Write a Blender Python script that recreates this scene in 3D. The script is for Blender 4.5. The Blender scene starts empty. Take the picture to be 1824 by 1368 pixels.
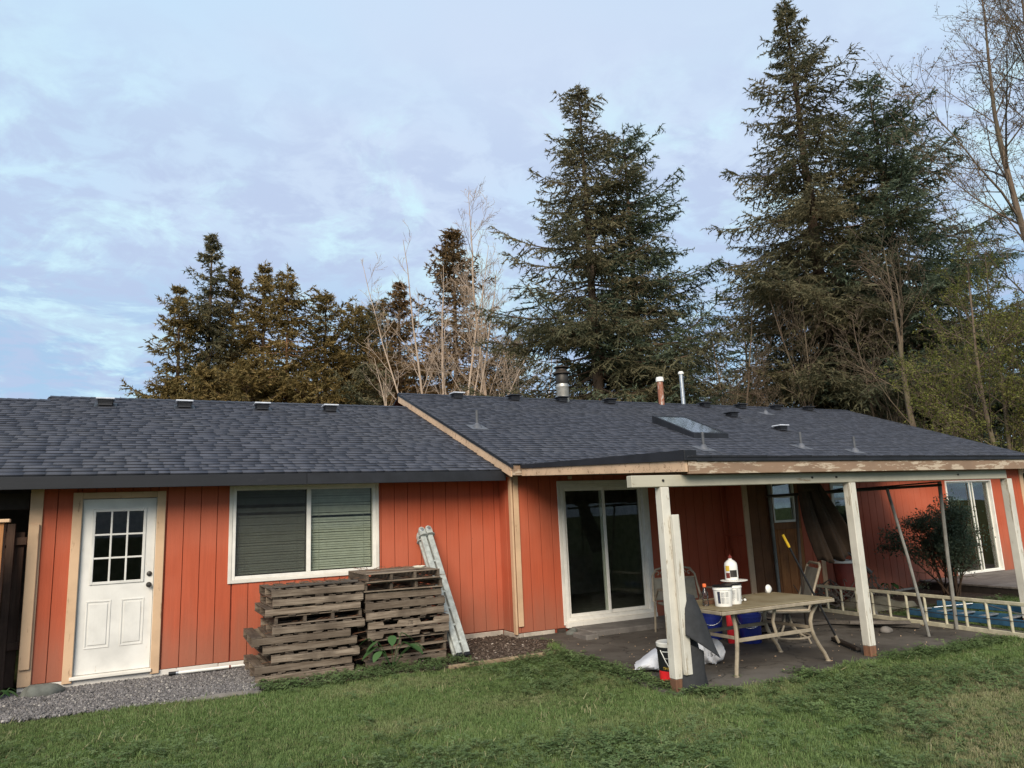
import bpy, math, random
import numpy as np
from mathutils import Vector, Matrix

random.seed(11)
rng = np.random.default_rng(11)
scene = bpy.context.scene
col = scene.collection
R_ = math.radians

# ------------------------------------------------------------------ camera
cam_data = bpy.data.cameras.new('camera')
cam_data.sensor_width = 36.0
cam_data.lens = 25.63
cam_data.clip_start = 0.1
cam_data.clip_end = 3000
cam = bpy.data.objects.new('camera', cam_data)
col.objects.link(cam)
cr, cu, cf = Vector((0.89649637, -0.44093853, -0.04321432)), Vector((-0.04208251, -0.18184329, 0.98242663)), Vector((0.44104798, 0.87892334, 0.18157765))
cam.matrix_world = Matrix(((cr.x, cu.x, -cf.x, 0.0), (cr.y, cu.y, -cf.y, 0.0), (cr.z, cu.z, -cf.z, 1.75), (0, 0, 0, 1)))
scene.camera = cam

# ------------------------------------------------------------------ sky, sun, exposure
SUN_EL, SUN_AZ = R_(33), R_(214)          # azimuth clockwise from +Y
EXPOSURE = 0.42
world = bpy.data.worlds.new('World')
scene.world = world
world.use_nodes = True
wn, wl = world.node_tree.nodes, world.node_tree.links
wn.clear()
def W(t, **k):
    n = wn.new(t)
    for a, b in k.items():
        setattr(n, a, b)
    return n
w_out = W('ShaderNodeOutputWorld')
w_bg = W('ShaderNodeBackground'); w_bg.inputs['Strength'].default_value = 0.1
w_sky = W('ShaderNodeTexSky', sky_type='NISHITA', sun_disc=False, sun_elevation=SUN_EL, sun_rotation=SUN_AZ)
w_sky.air_density = 1.0; w_sky.dust_density = 1.0; w_sky.ozone_density = 1.5
w_tc = W('ShaderNodeTexCoord')
w_sep = W('ShaderNodeSeparateXYZ'); wl.new(w_tc.outputs['Generated'], w_sep.inputs[0])
def wmath(op, a, b=None, clamp=False):
    n = W('ShaderNodeMath', operation=op, use_clamp=clamp)
    for i, v in enumerate((a, b)):
        if v is None: continue
        if isinstance(v, (int, float)): n.inputs[i].default_value = v
        else: wl.new(v, n.inputs[i])
    return n.outputs[0]
zz = wmath('ADD', wmath('MAXIMUM', w_sep.outputs['Z'], 0.0), 0.16)
px = wmath('DIVIDE', w_sep.outputs['X'], zz)
py = wmath('DIVIDE', w_sep.outputs['Y'], zz)
w_cmb = W('ShaderNodeCombineXYZ'); wl.new(px, w_cmb.inputs[0]); wl.new(py, w_cmb.inputs[1])
def wnoise(scale, detail, rough, dist=0.0, seed=(0, 0, 0)):
    m = W('ShaderNodeMapping'); m.inputs['Location'].default_value = seed
    wl.new(w_cmb.outputs[0], m.inputs[0])
    n = W('ShaderNodeTexNoise'); n.inputs['Scale'].default_value = scale
    n.inputs['Detail'].default_value = detail; n.inputs['Roughness'].default_value = rough
    n.inputs['Distortion'].default_value = dist
    wl.new(m.outputs[0], n.inputs['Vector'])
    return n.outputs['Fac']
def wramp(f, a, b):
    n = W('ShaderNodeMapRange', interpolation_type='SMOOTHSTEP')
    n.inputs['From Min'].default_value = a; n.inputs['From Max'].default_value = b
    wl.new(f, n.inputs['Value'])
    return n.outputs[0]
def wmix(f, a, b):
    n = W('ShaderNodeMix', data_type='RGBA')
    for s, v in (('Factor', f), ('A', a), ('B', b)):
        i = [q for q in n.inputs if q.name == s and q.enabled][0]
        if isinstance(v, tuple): i.default_value = v + (1,)
        elif isinstance(v, (int, float)): i.default_value = v
        else: wl.new(v, i)
    return [q for q in n.outputs if q.enabled][0]
veil = wramp(wnoise(0.55, 3, 0.5, 0.3, (3.1, 1.7, 0)), 0.30, 0.62)            # broad thin cloud sheet
rows = wramp(wnoise(8.0, 6, 0.60, 0.35, (0.6, 4.2, 0)), 0.40, 0.60)             # altocumulus ripples
gaps = wramp(wnoise(3.0, 7, 0.64, 0.7, (7.0, 2.4, 0)), 0.48, 0.64)              # brighter breaks
low = wramp(w_sep.outputs['Z'], 0.62, 0.40)                                    # ripples belong to the far, low part of the deck
hz = wramp(w_sep.outputs['Z'], 0.20, 0.42)
c_base = wmix(hz, (2.9, 4.5, 6.4), (4.95, 6.2, 7.6))
c_nish = wmix(0.72, w_sky.outputs[0], c_base)
c_lav = wmix(wramp(wnoise(0.8, 3, 0.5, 0.4, (9.4, 5.5, 0)), 0.38, 0.62), (4.5, 6.05, 7.55), (4.9, 5.75, 7.2))
c1 = wmix(wmath('MULTIPLY', veil, wmath('ADD', wmath('MULTIPLY', hz, 0.65), 0.15)), c_nish, c_lav)
c2 = wmix(wmath('MULTIPLY', wmath('MULTIPLY', rows, low), 0.72), c1, (3.75, 4.5, 6.25))
c3 = wmix(wmath('MULTIPLY', wmath('MULTIPLY', gaps, wmath('SUBTRACT', 1.0, wmath('MULTIPLY', rows, 0.55))), wmath('MULTIPLY', low, 0.9)), c2, (4.9, 6.8, 7.5))
wl.new(c3, w_bg.inputs['Color'])
wl.new(w_bg.outputs[0], w_out.inputs['Surface'])

sun_d = bpy.data.lights.new('sun', 'SUN')
sun_d.energy = 3.3; sun_d.angle = R_(34); sun_d.color = (1.0, 0.89, 0.74)
sun = bpy.data.objects.new('sun', sun_d); col.objects.link(sun)
sdir = Vector((math.sin(SUN_AZ) * math.cos(SUN_EL), math.cos(SUN_AZ) * math.cos(SUN_EL), math.sin(SUN_EL)))
sun.rotation_euler = sdir.to_track_quat('Z', 'Y').to_euler()
sun.location = (-20, -30, 25)

scene.view_settings.view_transform = 'Standard'
scene.view_settings.look = 'None'
scene.view_settings.gamma = 1
scene.view_settings.use_curve_mapping = False
scene.view_settings.exposure = EXPOSURE
scene.render.engine = 'CYCLES'
scene.cycles.max_bounces = 8
scene.cycles.transparent_max_bounces = 8

# ------------------------------------------------------------------ object helpers
WL = {}
def link(o):
    col.objects.link(o); return o
def thing(name, label, cat, loc=(0, 0, 0), group=None, rz=0.0, local=False):
    o = link(bpy.data.objects.new(name, None))
    o.empty_display_size = 0.1
    o.location = loc; o.rotation_euler = (0, 0, rz)
    o['label'] = label; o['category'] = cat
    if group: o['group'] = group
    WL[o] = Vector((0, 0, 0)) if local else Vector(loc)
    return o
def tag(o, label, cat, group=None):
    o['label'] = label; o['category'] = cat
    if group: o['group'] = group
    return o
def kind(o, k):
    o['kind'] = k; return o
def copy_tree(o, parent=None):
    c = o.copy(); col.objects.link(c)
    if parent: c.parent = parent
    for ch in o.children: copy_tree(ch, c)
    return c

class MB:
    """collects boxes, bars, tubes and lathes into one mesh"""
    def __init__(s): s.v = []; s.f = []; s.m = []; s.cm = 0; s.smooth = False
    def add(s, vs, fs):
        n = len(s.v); s.v.extend([tuple(map(float, p)) for p in vs])
        s.f.extend([tuple(n + i for i in f) for f in fs]); s.m.extend([s.cm] * len(fs)); return s
    def box(s, x0, x1, y0, y1, z0, z1, ch=0.0, M=None):
        if ch <= 0:
            vs = [(x, y, z) for z in (z0, z1) for y in (y0, y1) for x in (x0, x1)]
            fs = [(0, 2, 3, 1), (4, 5, 7, 6), (0, 1, 5, 4), (2, 6, 7, 3), (0, 4, 6, 2), (1, 3, 7, 5)]
        else:
            ch = min(ch, (x1 - x0) * .45, (y1 - y0) * .45, (z1 - z0) * .45)
            vs = []; idx = {}
            for cz in (0, 1):
                for cy in (0, 1):
                    for cx in (0, 1):
                        X, Y, Z = (x0, x1)[cx], (y0, y1)[cy], (z0, z1)[cz]
                        dx, dy, dz = (ch, -ch)[cx], (ch, -ch)[cy], (ch, -ch)[cz]
                        idx[cx, cy, cz, 'x'] = len(vs); vs.append((X, Y + dy, Z + dz))
                        idx[cx, cy, cz, 'y'] = len(vs); vs.append((X + dx, Y, Z + dz))
                        idx[cx, cy, cz, 'z'] = len(vs); vs.append((X + dx, Y + dy, Z))
            I = idx; fs = []
            for cx in (0, 1):
                q = [I[cx, 0, 0, 'x'], I[cx, 1, 0, 'x'], I[cx, 1, 1, 'x'], I[cx, 0, 1, 'x']]; fs.append(q if cx else q[::-1])
            for cy in (0, 1):
                q = [I[0, cy, 0, 'y'], I[1, cy, 0, 'y'], I[1, cy, 1, 'y'], I[0, cy, 1, 'y']]; fs.append(q[::-1] if cy else q)
            for cz in (0, 1):
                q = [I[0, 0, cz, 'z'], I[1, 0, cz, 'z'], I[1, 1, cz, 'z'], I[0, 1, cz, 'z']]; fs.append(q if cz else q[::-1])
            for a in (0, 1):
                for b in (0, 1):
                    fs.append([I[0, a, b, 'y'], I[1, a, b, 'y'], I[1, a, b, 'z'], I[0, a, b, 'z']])
                    fs.append([I[a, 0, b, 'x'], I[a, 1, b, 'x'], I[a, 1, b, 'z'], I[a, 0, b, 'z']])
                    fs.append([I[a, b, 0, 'x'], I[a, b, 1, 'x'], I[a, b, 1, 'y'], I[a, b, 0, 'y']])
                    for c in (0, 1):
                        fs.append([I[a, b, c, 'x'], I[a, b, c, 'y'], I[a, b, c, 'z']])
            fs = s._orient(vs, fs, ((x0 + x1) / 2, (y0 + y1) / 2, (z0 + z1) / 2))
        if M is not None: vs = [tuple(M @ Vector(p)) for p in vs]
        return s.add(vs, fs)
    @staticmethod
    def _orient(vs, fs, c):
        out = []; c = np.array(c)
        V = np.array(vs)
        for f in fs:
            a, b, d = V[f[0]], V[f[1]], V[f[2]]
            n = np.cross(b - a, d - a)
            out.append(tuple(f) if n @ (V[list(f)].mean(0) - c) >= 0 else tuple(f[::-1]))
        return out
    def bar(s, a, b, w, h, ch=0.0, up=(0, 0, 1), ext=0.0):
        """box of section w (sideways) x h (along up) running from a to b"""
        a, b = Vector(a), Vector(b); d = b - a; L = d.length; d.normalize()
        up = Vector(up); side = d.cross(up)
        if side.length < 1e-4: side = d.cross(Vector((1, 0, 0)))
        side.normalize(); up2 = side.cross(d)
        M = Matrix(((d.x, side.x, up2.x, a.x), (d.y, side.y, up2.y, a.y), (d.z, side.z, up2.z, a.z), (0, 0, 0, 1)))
        return s.box(-ext, L + ext, -w / 2, w / 2, -h / 2, h / 2, ch, M)
    def tube(s, path, r, k=8, cap=True):
        P = [Vector(p) for p in path]; n = len(P)
        rr = r if isinstance(r, (list, tuple)) else [r] * n
        vs = []; ref = None
        for i in range(n):
            t = (P[min(i + 1, n - 1)] - P[max(i - 1, 0)]).normalized()
            if ref is None:
                ref = Vector((0, 0, 1)) if abs(t.z) < .9 else Vector((1, 0, 0))
            a = (ref - t * ref.dot(t)).normalized(); b = t.cross(a); ref = a
            for j in range(k):
                g = 2 * math.pi * j / k
                vs.append(tuple(P[i] + (a * math.cos(g) + b * math.sin(g)) * rr[i]))
        fs = [(i * k + j, i * k + (j + 1) % k, (i + 1) * k + (j + 1) % k, (i + 1) * k + j) for i in range(n - 1) for j in range(k)]
        if cap: fs += [tuple(range(k - 1, -1, -1)), tuple((n - 1) * k + j for j in range(k))]
        return s.add(vs, fs)
    def lathe(s, c, prof, k=20, M=None):
        vs = []; fs = []
        for r, z in prof:
            for j in range(k):
                g = 2 * math.pi * j / k
                vs.append((r * math.cos(g), r * math.sin(g), z))
        n = len(prof)
        fs = [(i * k + j, i * k + (j + 1) % k, (i + 1) * k + (j + 1) % k, (i + 1) * k + j) for i in range(n - 1) for j in range(k)]
        if M is not None: vs = [tuple(M @ Vector(p)) for p in vs]
        vs = [(p[0] + c[0], p[1] + c[1], p[2] + c[2]) for p in vs]
        return s.add(vs, fs)
    def prism(s, poly, axis, a0, a1):
        """extrude a 2-D polygon along an axis: 'x' uses (y,z), 'y' uses (x,z), 'z' uses (x,y)"""
        def P(u, v, w): return {'x': (w, u, v), 'y': (u, w, v), 'z': (u, v, w)}[axis]
        n = len(poly); vs = [P(u, v, a0) for u, v in poly] + [P(u, v, a1) for u, v in poly]
        fs = [tuple(range(n))[::-1], tuple(range(n, 2 * n))] + [(i, (i + 1) % n, n + (i + 1) % n, n + i) for i in range(n)]
        return s.add(vs, fs)
    def mesh(s, name, off=(0, 0, 0)):
        me = bpy.data.meshes.new(name)
        ox, oy, oz = off
        me.from_pydata([(x - ox, y - oy, z - oz) for x, y, z in s.v], [], s.f)
        return me
    def build(s, name, mat, parent=None, loc=None, label=None, smooth=None):
        off = Vector((0, 0, 0))
        if parent is not None:
            off = WL.get(parent, Vector((0, 0, 0)))
        elif loc is not None: off = Vector(loc)
        me = s.mesh(name, off)
        for m in (mat if isinstance(mat, (list, tuple)) else [mat]): me.materials.append(m)
        if isinstance(mat, (list, tuple)): me.polygons.foreach_set('material_index', s.m)
        if smooth if smooth is not None else s.smooth:
            me.shade_smooth()
            try: me.set_sharp_from_angle(angle=R_(40))
            except Exception: pass
        o = link(bpy.data.objects.new(name, me))
        if parent is not None:
            o.parent = parent
        elif loc is not None: o.location = loc
        WL[o] = off
        if label: o['label'] = label
        return o

def np_mesh(name, V, F, mats, mi=None, tone=None):
    """big mesh from numpy arrays (triangles or quads)"""
    me = bpy.data.meshes.new(name)
    n, k = F.shape
    me.vertices.add(len(V)); me.vertices.foreach_set('co', np.ascontiguousarray(V, np.float32).ravel())
    me.loops.add(n * k); me.loops.foreach_set('vertex_index', F.astype(np.int32).ravel())
    me.polygons.add(n); me.polygons.foreach_set('loop_start', np.arange(0, n * k, k, dtype=np.int32))
    me.polygons.foreach_set('loop_total', np.full(n, k, np.int32))
    for m in mats: me.materials.append(m)
    if mi is not None: me.polygons.foreach_set('material_index', mi.astype(np.int32))
    if tone is not None:
        a = me.attributes.new('tone', 'FLOAT', 'POINT'); a.data.foreach_set('value', tone.astype(np.float32))
    me.update(calc_edges=True); me.validate()
    return me

# ------------------------------------------------------------------ materials
def lin(r, g, b):
    f = lambda c: (c / 255 / 12.92) if c / 255 <= .04045 else ((c / 255 + .055) / 1.055) ** 2.4
    return (f(r), f(g), f(b))
class NT:
    def __init__(s, name):
        s.m = bpy.data.materials.new(name); s.m.use_nodes = True
        s.t = s.m.node_tree; s.n = s.t.nodes; s.l = s.t.links
        s.p = s.n['Principled BSDF']
    def new(s, t, **k):
        n = s.n.new(t)
        for a, b in k.items(): setattr(n, a, b)
        return n
    def setin(s, i, v):
        if isinstance(v, tuple) and i.type == 'RGBA': i.default_value = v if len(v) == 4 else v + (1,)
        elif isinstance(v, (int, float, tuple)): i.default_value = v
        else: s.l.new(v, i)
    def coords(s, kind_, scale=(1, 1, 1), loc=(0, 0, 0), shift=True):
        if kind_ == 'world':
            o = s.new('ShaderNodeNewGeometry').outputs['Position']
        else:
            o = s.new('ShaderNodeTexCoord').outputs['Object']
        m = s.new('ShaderNodeMapping'); m.inputs['Scale'].default_value = scale
        s.l.new(o, m.inputs[0])
        if kind_ != 'world' and shift:
            r = s.new('ShaderNodeObjectInfo').outputs['Random']
            v = s.math('MULTIPLY', r, 37.0)
            c = s.new('ShaderNodeCombineXYZ')
            for i in range(3): s.l.new(v, c.inputs[i])
            s.l.new(c.outputs[0], m.inputs['Location'])
        else: m.inputs['Location'].default_value = loc
        return m.outputs[0]
    def noise(s, vec, scale, detail=4, rough=.55, dist=0.0):
        n = s.new('ShaderNodeTexNoise'); n.inputs['Scale'].default_value = scale
        n.inputs['Detail'].default_value = detail; n.inputs['Roughness'].default_value = rough
        n.inputs['Distortion'].default_value = dist
        s.l.new(vec, n.inputs['Vector']); return n.outputs['Fac']
    def math(s, op, a, b=None, clamp=False):
        n = s.new('ShaderNodeMath', operation=op, use_clamp=clamp)
        s.setin(n.inputs[0], a)
        if b is not None: s.setin(n.inputs[1], b)
        return n.outputs[0]
    def ramp(s, f, a, b, lo=0.0, hi=1.0):
        n = s.new('ShaderNodeMapRange', interpolation_type='SMOOTHSTEP')
        for k, v in (('From Min', a), ('From Max', b), ('To Min', lo), ('To Max', hi)): n.inputs[k].default_value = v
        s.l.new(f, n.inputs['Value']); return n.outputs[0]
    def mix(s, f, a, b, blend='MIX'):
        n = s.new('ShaderNodeMix', data_type='RGBA', blend_type=blend)
        for nm, v in (('Factor', f), ('A', a), ('B', b)):
            s.setin([q for q in n.inputs if q.name == nm and q.enabled][0], v)
        return [q for q in n.outputs if q.enabled][0]
    def bump(s, h, strength=.4, dist=.01):
        n = s.new('ShaderNodeBump'); n.inputs['Strength'].default_value = strength; n.inputs['Distance'].default_value = dist
        s.l.new(h, n.inputs['Height']); s.l.new(n.outputs[0], s.p.inputs['Normal'])
    def rand(s): return s.new('ShaderNodeObjectInfo').outputs['Random']
    def done(s, colr, rough=.7, metal=0.0, spec=.5):
        s.setin(s.p.inputs['Base Color'], colr); s.setin(s.p.inputs['Roughness'], rough)
        s.p.inputs['Metallic'].default_value = metal
        s.p.inputs['Specular IOR Level'].default_value = spec
        return s.m
def simple(name, c, rough=.6, metal=0.0, var=.18, scale=9.0, bump=.15, spec=.4):
    t = NT(name); v = t.coords('obj')
    n = t.noise(v, scale, 5, .6)
    d = tuple(x * (1 - var) for x in c); e = tuple(min(1, x * (1 + var)) for x in c)
    t.bump(t.noise(v, scale * 8, 3), bump, .004)
    return t.done(t.mix(t.ramp(n, .3, .7), d, e), rough, metal, spec)
def siding(name, c, faded, grooves=False):
    t = NT(name)
    g = t.noise(t.coords('world', (40, 40, 1.6)), 1.0, 6, .65)
    big = t.noise(t.coords('world', (1, 1, 1)), .9, 3, .5)
    fine = t.noise(t.coords('world', (190, 190, 16)), 1.0, 3, .6)
    c1 = t.mix(t.ramp(g, .3, .72), tuple(x * .86 for x in c), c)
    c2 = t.mix(t.math('MULTIPLY', t.ramp(big, .38, .7), .55), c1, faded)
    c2 = t.mix(t.math('MULTIPLY', t.rand(), .09), c2, tuple(x * .7 for x in c))
    # splashed-up dust on the foot of the boards
    z = t.new('ShaderNodeSeparateXYZ'); t.l.new(t.coords('world'), z.inputs[0])
    zn = t.math('SUBTRACT', z.outputs['Z'], t.math('MULTIPLY', t.noise(t.coords('world', (6, 6, 1)), 1.0, 4), .8))
    c3 = t.mix(t.math('MULTIPLY', t.ramp(zn, .55, -.35), .52), c2, (.22, .12, .08))
    sp = t.ramp(t.noise(t.coords('world', (26, 26, 20)), 1.0, 1, .4), .80, .83)
    c3 = t.mix(t.math('MULTIPLY', sp, .7), c3, (.10, .03, .018))
    t.bump(t.math('ADD', t.math('MULTIPLY', g, .6), fine), .5, .004)
    return t.done(c3, .72, 0, .3)
def painted(name, c, worn, wear=.5, grain=(30, 30, 2), rough=.6):
    """weathered paint with flakes of bare wood"""
    t = NT(name)
    g = t.noise(t.coords('obj', grain), 1.0, 5, .65)
    f = t.noise(t.coords('obj', tuple(min(9.0, q * .5 + 1.2) for q in grain)), 1.6, 8, .72)
    dirt = t.noise(t.coords('obj', (2, 2, 2)), 1.0, 4, .6)
    c1 = t.mix(t.ramp(dirt, .35, .75), c, tuple(x * .78 for x in c))
    m = t.ramp(t.math('ADD', t.math('MULTIPLY', g, .5), t.math('MULTIPLY', f, .7)), .735 - wear * .24, .775 - wear * .24)
    c2 = t.mix(m, c1, worn)
    t.bump(t.math('SUBTRACT', g, t.math('MULTIPLY', m, .6)), .4, .003)
    return t.done(c2, rough, 0, .35)
def wood(name, axis, ca, cb, cc, wet=.0):
    t = NT(name)
    sc = [46.0, 46.0, 46.0]; sc['xyz'.index(axis)] = 2.4
    v = t.coords('obj', tuple(sc))
    g = t.noise(v, 1.0, 7, .7, .6)
    b = t.noise(t.coords('obj', (2.5, 2.5, 2.5)), 1.0, 4, .6)
    r = t.rand()
    c1 = t.mix(t.ramp(g, .32, .68), ca, cb)
    c2 = t.mix(t.math('MULTIPLY', t.ramp(b, .4, .7), .75), c1, cc)
    c2 = t.mix(t.math('MULTIPLY', r, .55), c2, tuple(x * .55 for x in ca))
    t.bump(g, .8, .004)
    return t.done(c2, .85, 0, .2)
def leaf_mat(name, ca, cb, attr=True, trans=.25, cc=None):
    t = NT(name)
    if attr:
        a = t.new('ShaderNodeAttribute'); a.attribute_name = 'tone'; f = a.outputs['Fac']
    else: f = t.rand()
    c = t.mix(f, ca, cb)
    if cc: c = t.mix(t.ramp(t.noise(t.coords('world', (1, 1, 1)), .35, 3), .45, .65), c, cc)
    t.done(c, .65, 0, .2)
    d = t.new('ShaderNodeBsdfTranslucent'); t.setin(d.inputs[0], c)
    mx = t.new('ShaderNodeMixShader'); mx.inputs[0].default_value = trans
    t.l.new(t.p.outputs[0], mx.inputs[1]); t.l.new(d.outputs[0], mx.inputs[2])
    t.l.new(mx.outputs[0], t.n['Material Output'].inputs['Surface'])
    return t.m
def glass_mat(name, tint=(.8, .85, .82), rough=.0, refl=1.0):
    t = NT(name)
    fr = t.new('ShaderNodeFresnel'); fr.inputs['IOR'].default_value = 1.5
    tr = t.new('ShaderNodeBsdfTransparent'); tr.inputs[0].default_value = tint + (1,)
    gl = t.new('ShaderNodeBsdfGlossy'); gl.inputs['Roughness'].default_value = rough
    n = t.noise(t.coords('world'), .8, 2)
    b = t.new('ShaderNodeBump'); b.inputs['Strength'].default_value = .05; b.inputs['Distance'].default_value = .02
    t.l.new(n, b.inputs['Height']); t.l.new(b.outputs[0], gl.inputs['Normal'])
    mx = t.new('ShaderNodeMixShader')
    t.l.new(t.math('MULTIPLY', fr.outputs[0], refl, True), mx.inputs[0]); t.l.new(tr.outputs[0], mx.inputs[1]); t.l.new(gl.outputs[0], mx.inputs[2])
    t.l.new(mx.outputs[0], t.n['Material Output'].inputs['Surface'])
    return t.m

RED = (.46, .093, .040); REDF = (.49, .14, .078)
M = {}
M['red'] = siding('red_siding', RED, REDF)
M['redback'] = simple('siding_groove', (.20, .035, .015), .8)
M['beige'] = painted('beige_trim_paint', (.62, .42, .26), (.36, .22, .13), .12)
M['beigeworn'] = painted('flaking_beige_paint', (.62, .43, .28), (.24, .14, .085), .30, (3, 60, 60))
M['white'] = painted('white_trim_paint', (.74, .70, .62), (.42, .38, .32), .05)
M['whitevinyl'] = simple('white_vinyl', (.76, .73, .66), .45, 0, .06)
M['doorwhite'] = painted('door_paint', (.73, .71, .66), (.5, .42, .32), .0, rough=.45)
M['postwhite'] = painted('weathered_white_paint', (.62, .59, .51), (.34, .29, .21), .27)
M['beamwhite'] = painted('worn_shaded_beam_paint', (.45, .42, .33), (.28, .22, .15), .12, (2, 30, 30))  # worn white paint, base darkened to carry the fascia overhang's shade
M['fasciabrown'] = painted('rotten_fascia', (.26, .17, .11), (.47, .38, .28), .50, (2.5, 24, 24))
M['black'] = simple('black_drip_edge', (.012, .013, .017), .6, .0, .3, 4)
M['darkfascia'] = painted('dark_fascia_paint', (.014, .015, .019), (.04, .04, .044), .05, (2, 30, 30))
M['soffit'] = simple('soffit_wood', (.16, .12, .085), .85)
M['interior'] = simple('interior_paint', (.34, .33, .30), .8)
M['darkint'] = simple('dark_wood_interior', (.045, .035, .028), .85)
M['concrete_white'] = painted('white_foundation', (.68, .64, .58), (.30, .26, .22), .16, (4, 4, 4))
M['glass'] = glass_mat('window_glass', (.86, .89, .86), .0, .38)
M['skyglass'] = glass_mat('skylight_glass', (.25, .3, .27), .10, 7.0)
M['metal'] = simple('galvanised_metal', (.42, .44, .46), .38, .7, .15)
M['alu'] = simple('dull_aluminium', (.37, .39, .365), .6, .1, .22, 14)
M['rust'] = painted('rusty_pipe', (.30, .12, .07), (.50, .45, .40), .35)
M['flue'] = simple('flue_metal', (.42, .40, .36), .45, .6, .2)
M['darkmetal'] = simple('dark_metal', (.05, .045, .04), .5, .5, .25)
M['darkbrown'] = simple('dark_brown_metal', (.045, .034, .026), .55, .3)
M['greymetal'] = simple('weathered_grey_tube', (.21, .20, .175), .55, .3, .2)
M['vent'] = simple('vent_plastic', (.022, .022, .026), .5)
M['ventcap'] = simple('vent_cap_plastic', (.60, .62, .66), .3, .1)
M['blind'] = simple('blind_slats', (.47, .46, .39), .6, 0, .08)
M['pwx'] = wood('pallet_wood_lengthwise', 'x', (.125, .092, .066), (.34, .275, .21), (.085, .064, .047))
M['pwy'] = wood('pallet_wood_crosswise', 'y', (.085, .064, .048), (.20, .16, .12), (.06, .046, .036))  # darker than the lengthwise wood: shade of the gaps put into the colour
M['fencewood'] = wood('dark_fence_wood', 'z', (.11, .066, .046), (.18, .11, .078), (.075, .048, .036))
M['cedar'] = wood('orange_cedar', 'z', (.30, .13, .05), (.44, .20, .08), (.24, .11, .05))
M['barewood'] = wood('bare_siding_wood', 'z', (.30, .115, .042), (.44, .19, .07), (.17, .075, .035))
M['brownwood'] = wood('brown_siding_wood', 'z', (.19, .085, .042), (.28, .13, .06), (.13, .065, .036))
M['deck'] = wood('grey_deck_wood', 'x', (.17, .145, .125), (.27, .235, .205), (.12, .10, .085))
M['scrap'] = wood('grey_scrap_wood', 'x', (.11, .095, .08), (.19, .165, .14), (.07, .06, .05))
M['oldpost'] = wood('bare_post_foot', 'z', (.17, .085, .05), (.26, .13, .075), (.11, .06, .04))
M['tan'] = simple('tan_powder_coat', (.30, .25, .18), .55, .1, .2)
M['mesh'] = simple('tan_sling_fabric', (.20, .185, .15), .8)
M['brick'] = simple('concrete_step', (.15, .135, .12), .9, 0, .25, 5, .5)
M['plastic_white'] = simple('white_plastic', (.78, .77, .72), .35, 0, .05)
M['label_grey'] = simple('label_print_grey', (.50, .50, .47), .5)
M['label_dark'] = simple('label_print_dark', (.03, .035, .06), .5)
M['blue'] = simple('blue_bucket_plastic', (.010, .020, .15), .4, 0, .15)
M['bluerail'] = simple('blue_fibreglass', (.030, .095, .165), .6, 0, .25)
M['yellowrail'] = simple('cream_fibreglass', (.47, .43, .31), .65, 0, .2)
M['plblack'] = simple('black_plastic', (.012, .012, .013), .4)
M['red_paint'] = simple('red_bucket_band', (.68, .02, .025), .35, 0, .06)
M['redpot'] = simple('dark_red_plastic', (.16, .03, .022), .5)
M['yellow'] = simple('yellow_grip', (.80, .50, .03), .4, 0, .1)
M['orange'] = simple('orange_cap', (.80, .16, .05), .4, 0, .1)
M['gold'] = simple('gold_lettering', (.62, .42, .05), .5, 0, .05)
M['cyan'] = simple('cyan_patch', (.05, .35, .55), .5, 0, .05)
M['ink'] = simple('grey_ink', (.11, .11, .16), .6, 0, .05)
M['stamp'] = simple('burnt_stamp', (.05, .035, .025), .8, 0, .05)
M['sack'] = simple('white_woven_sack', (.60, .61, .64), .6, 0, .05, 6, .4)
M['felt'] = simple('roofing_felt', (.030, .031, .033), .85, 0, .2, 10, .4)
M['cloth'] = simple('brown_canopy_cloth', (.040, .024, .014), .9, 0, .2, 6, .3)
M['clearpl'] = glass_mat('clear_bottle', (.95, .96, .96), .15, 1.6)
M['leaf'] = leaf_mat('broad_leaf', (.040, .095, .028), (.075, .145, .05), False)
M['flashing'] = simple('pipe_flashing_rubber', (.10, .105, .12), .6)
M['vpipe'] = simple('grey_vent_pipe', (.075, .078, .085), .5)
M['stonegrey'] = simple('grey_boulder', (.115, .12, .105), .9, 0, .3, 6, .6)
def shingle_mat():
    t = NT('asphalt_shingle')
    r = t.rand(); a = t.new('ShaderNodeAttribute'); a.attribute_name = 'tone'
    f = a.outputs['Fac']
    g = t.noise(t.coords('world', (1, 1, 1)), 140, 3, .7)
    big = t.noise(t.coords('world', (1, 1, 1)), .7, 3)
    c = t.mix(f, (.034, .039, .055), (.080, .088, .117))
    c = t.mix(t.ramp(g, .35, .7), t.mix(.45, c, (.03, .032, .04)), c)
    c = t.mix(t.math('MULTIPLY', t.ramp(big, .45, .7), .22), c, (.080, .082, .088))
    t.bump(g, .5, .003)
    return t.done(c, .8, 0, .35)
M['shingle'] = shingle_mat()
M['shingle_edge'] = simple('shingle_shadow_edge', (.008, .009, .012), .95, 0, .2)  # near-black front faces paint the shadow line below each course

# ------------------------------------------------------------------ the house
YL, YR, YB = 10.6, 10.12, 9.7           # left wall, right wall, bumped-out bay
SL = 0.369
zr = lambda y: 2.56 + SL * (y - 9.76)   # right roof plane
zl = lambda y: 2.50 + SL * (y - 10.10)  # left roof plane
house = thing('house', 'long low red-orange bungalow with dark shingled gable roofs and a lean-to patio cover', 'house', (0, YL, 0))

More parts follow.
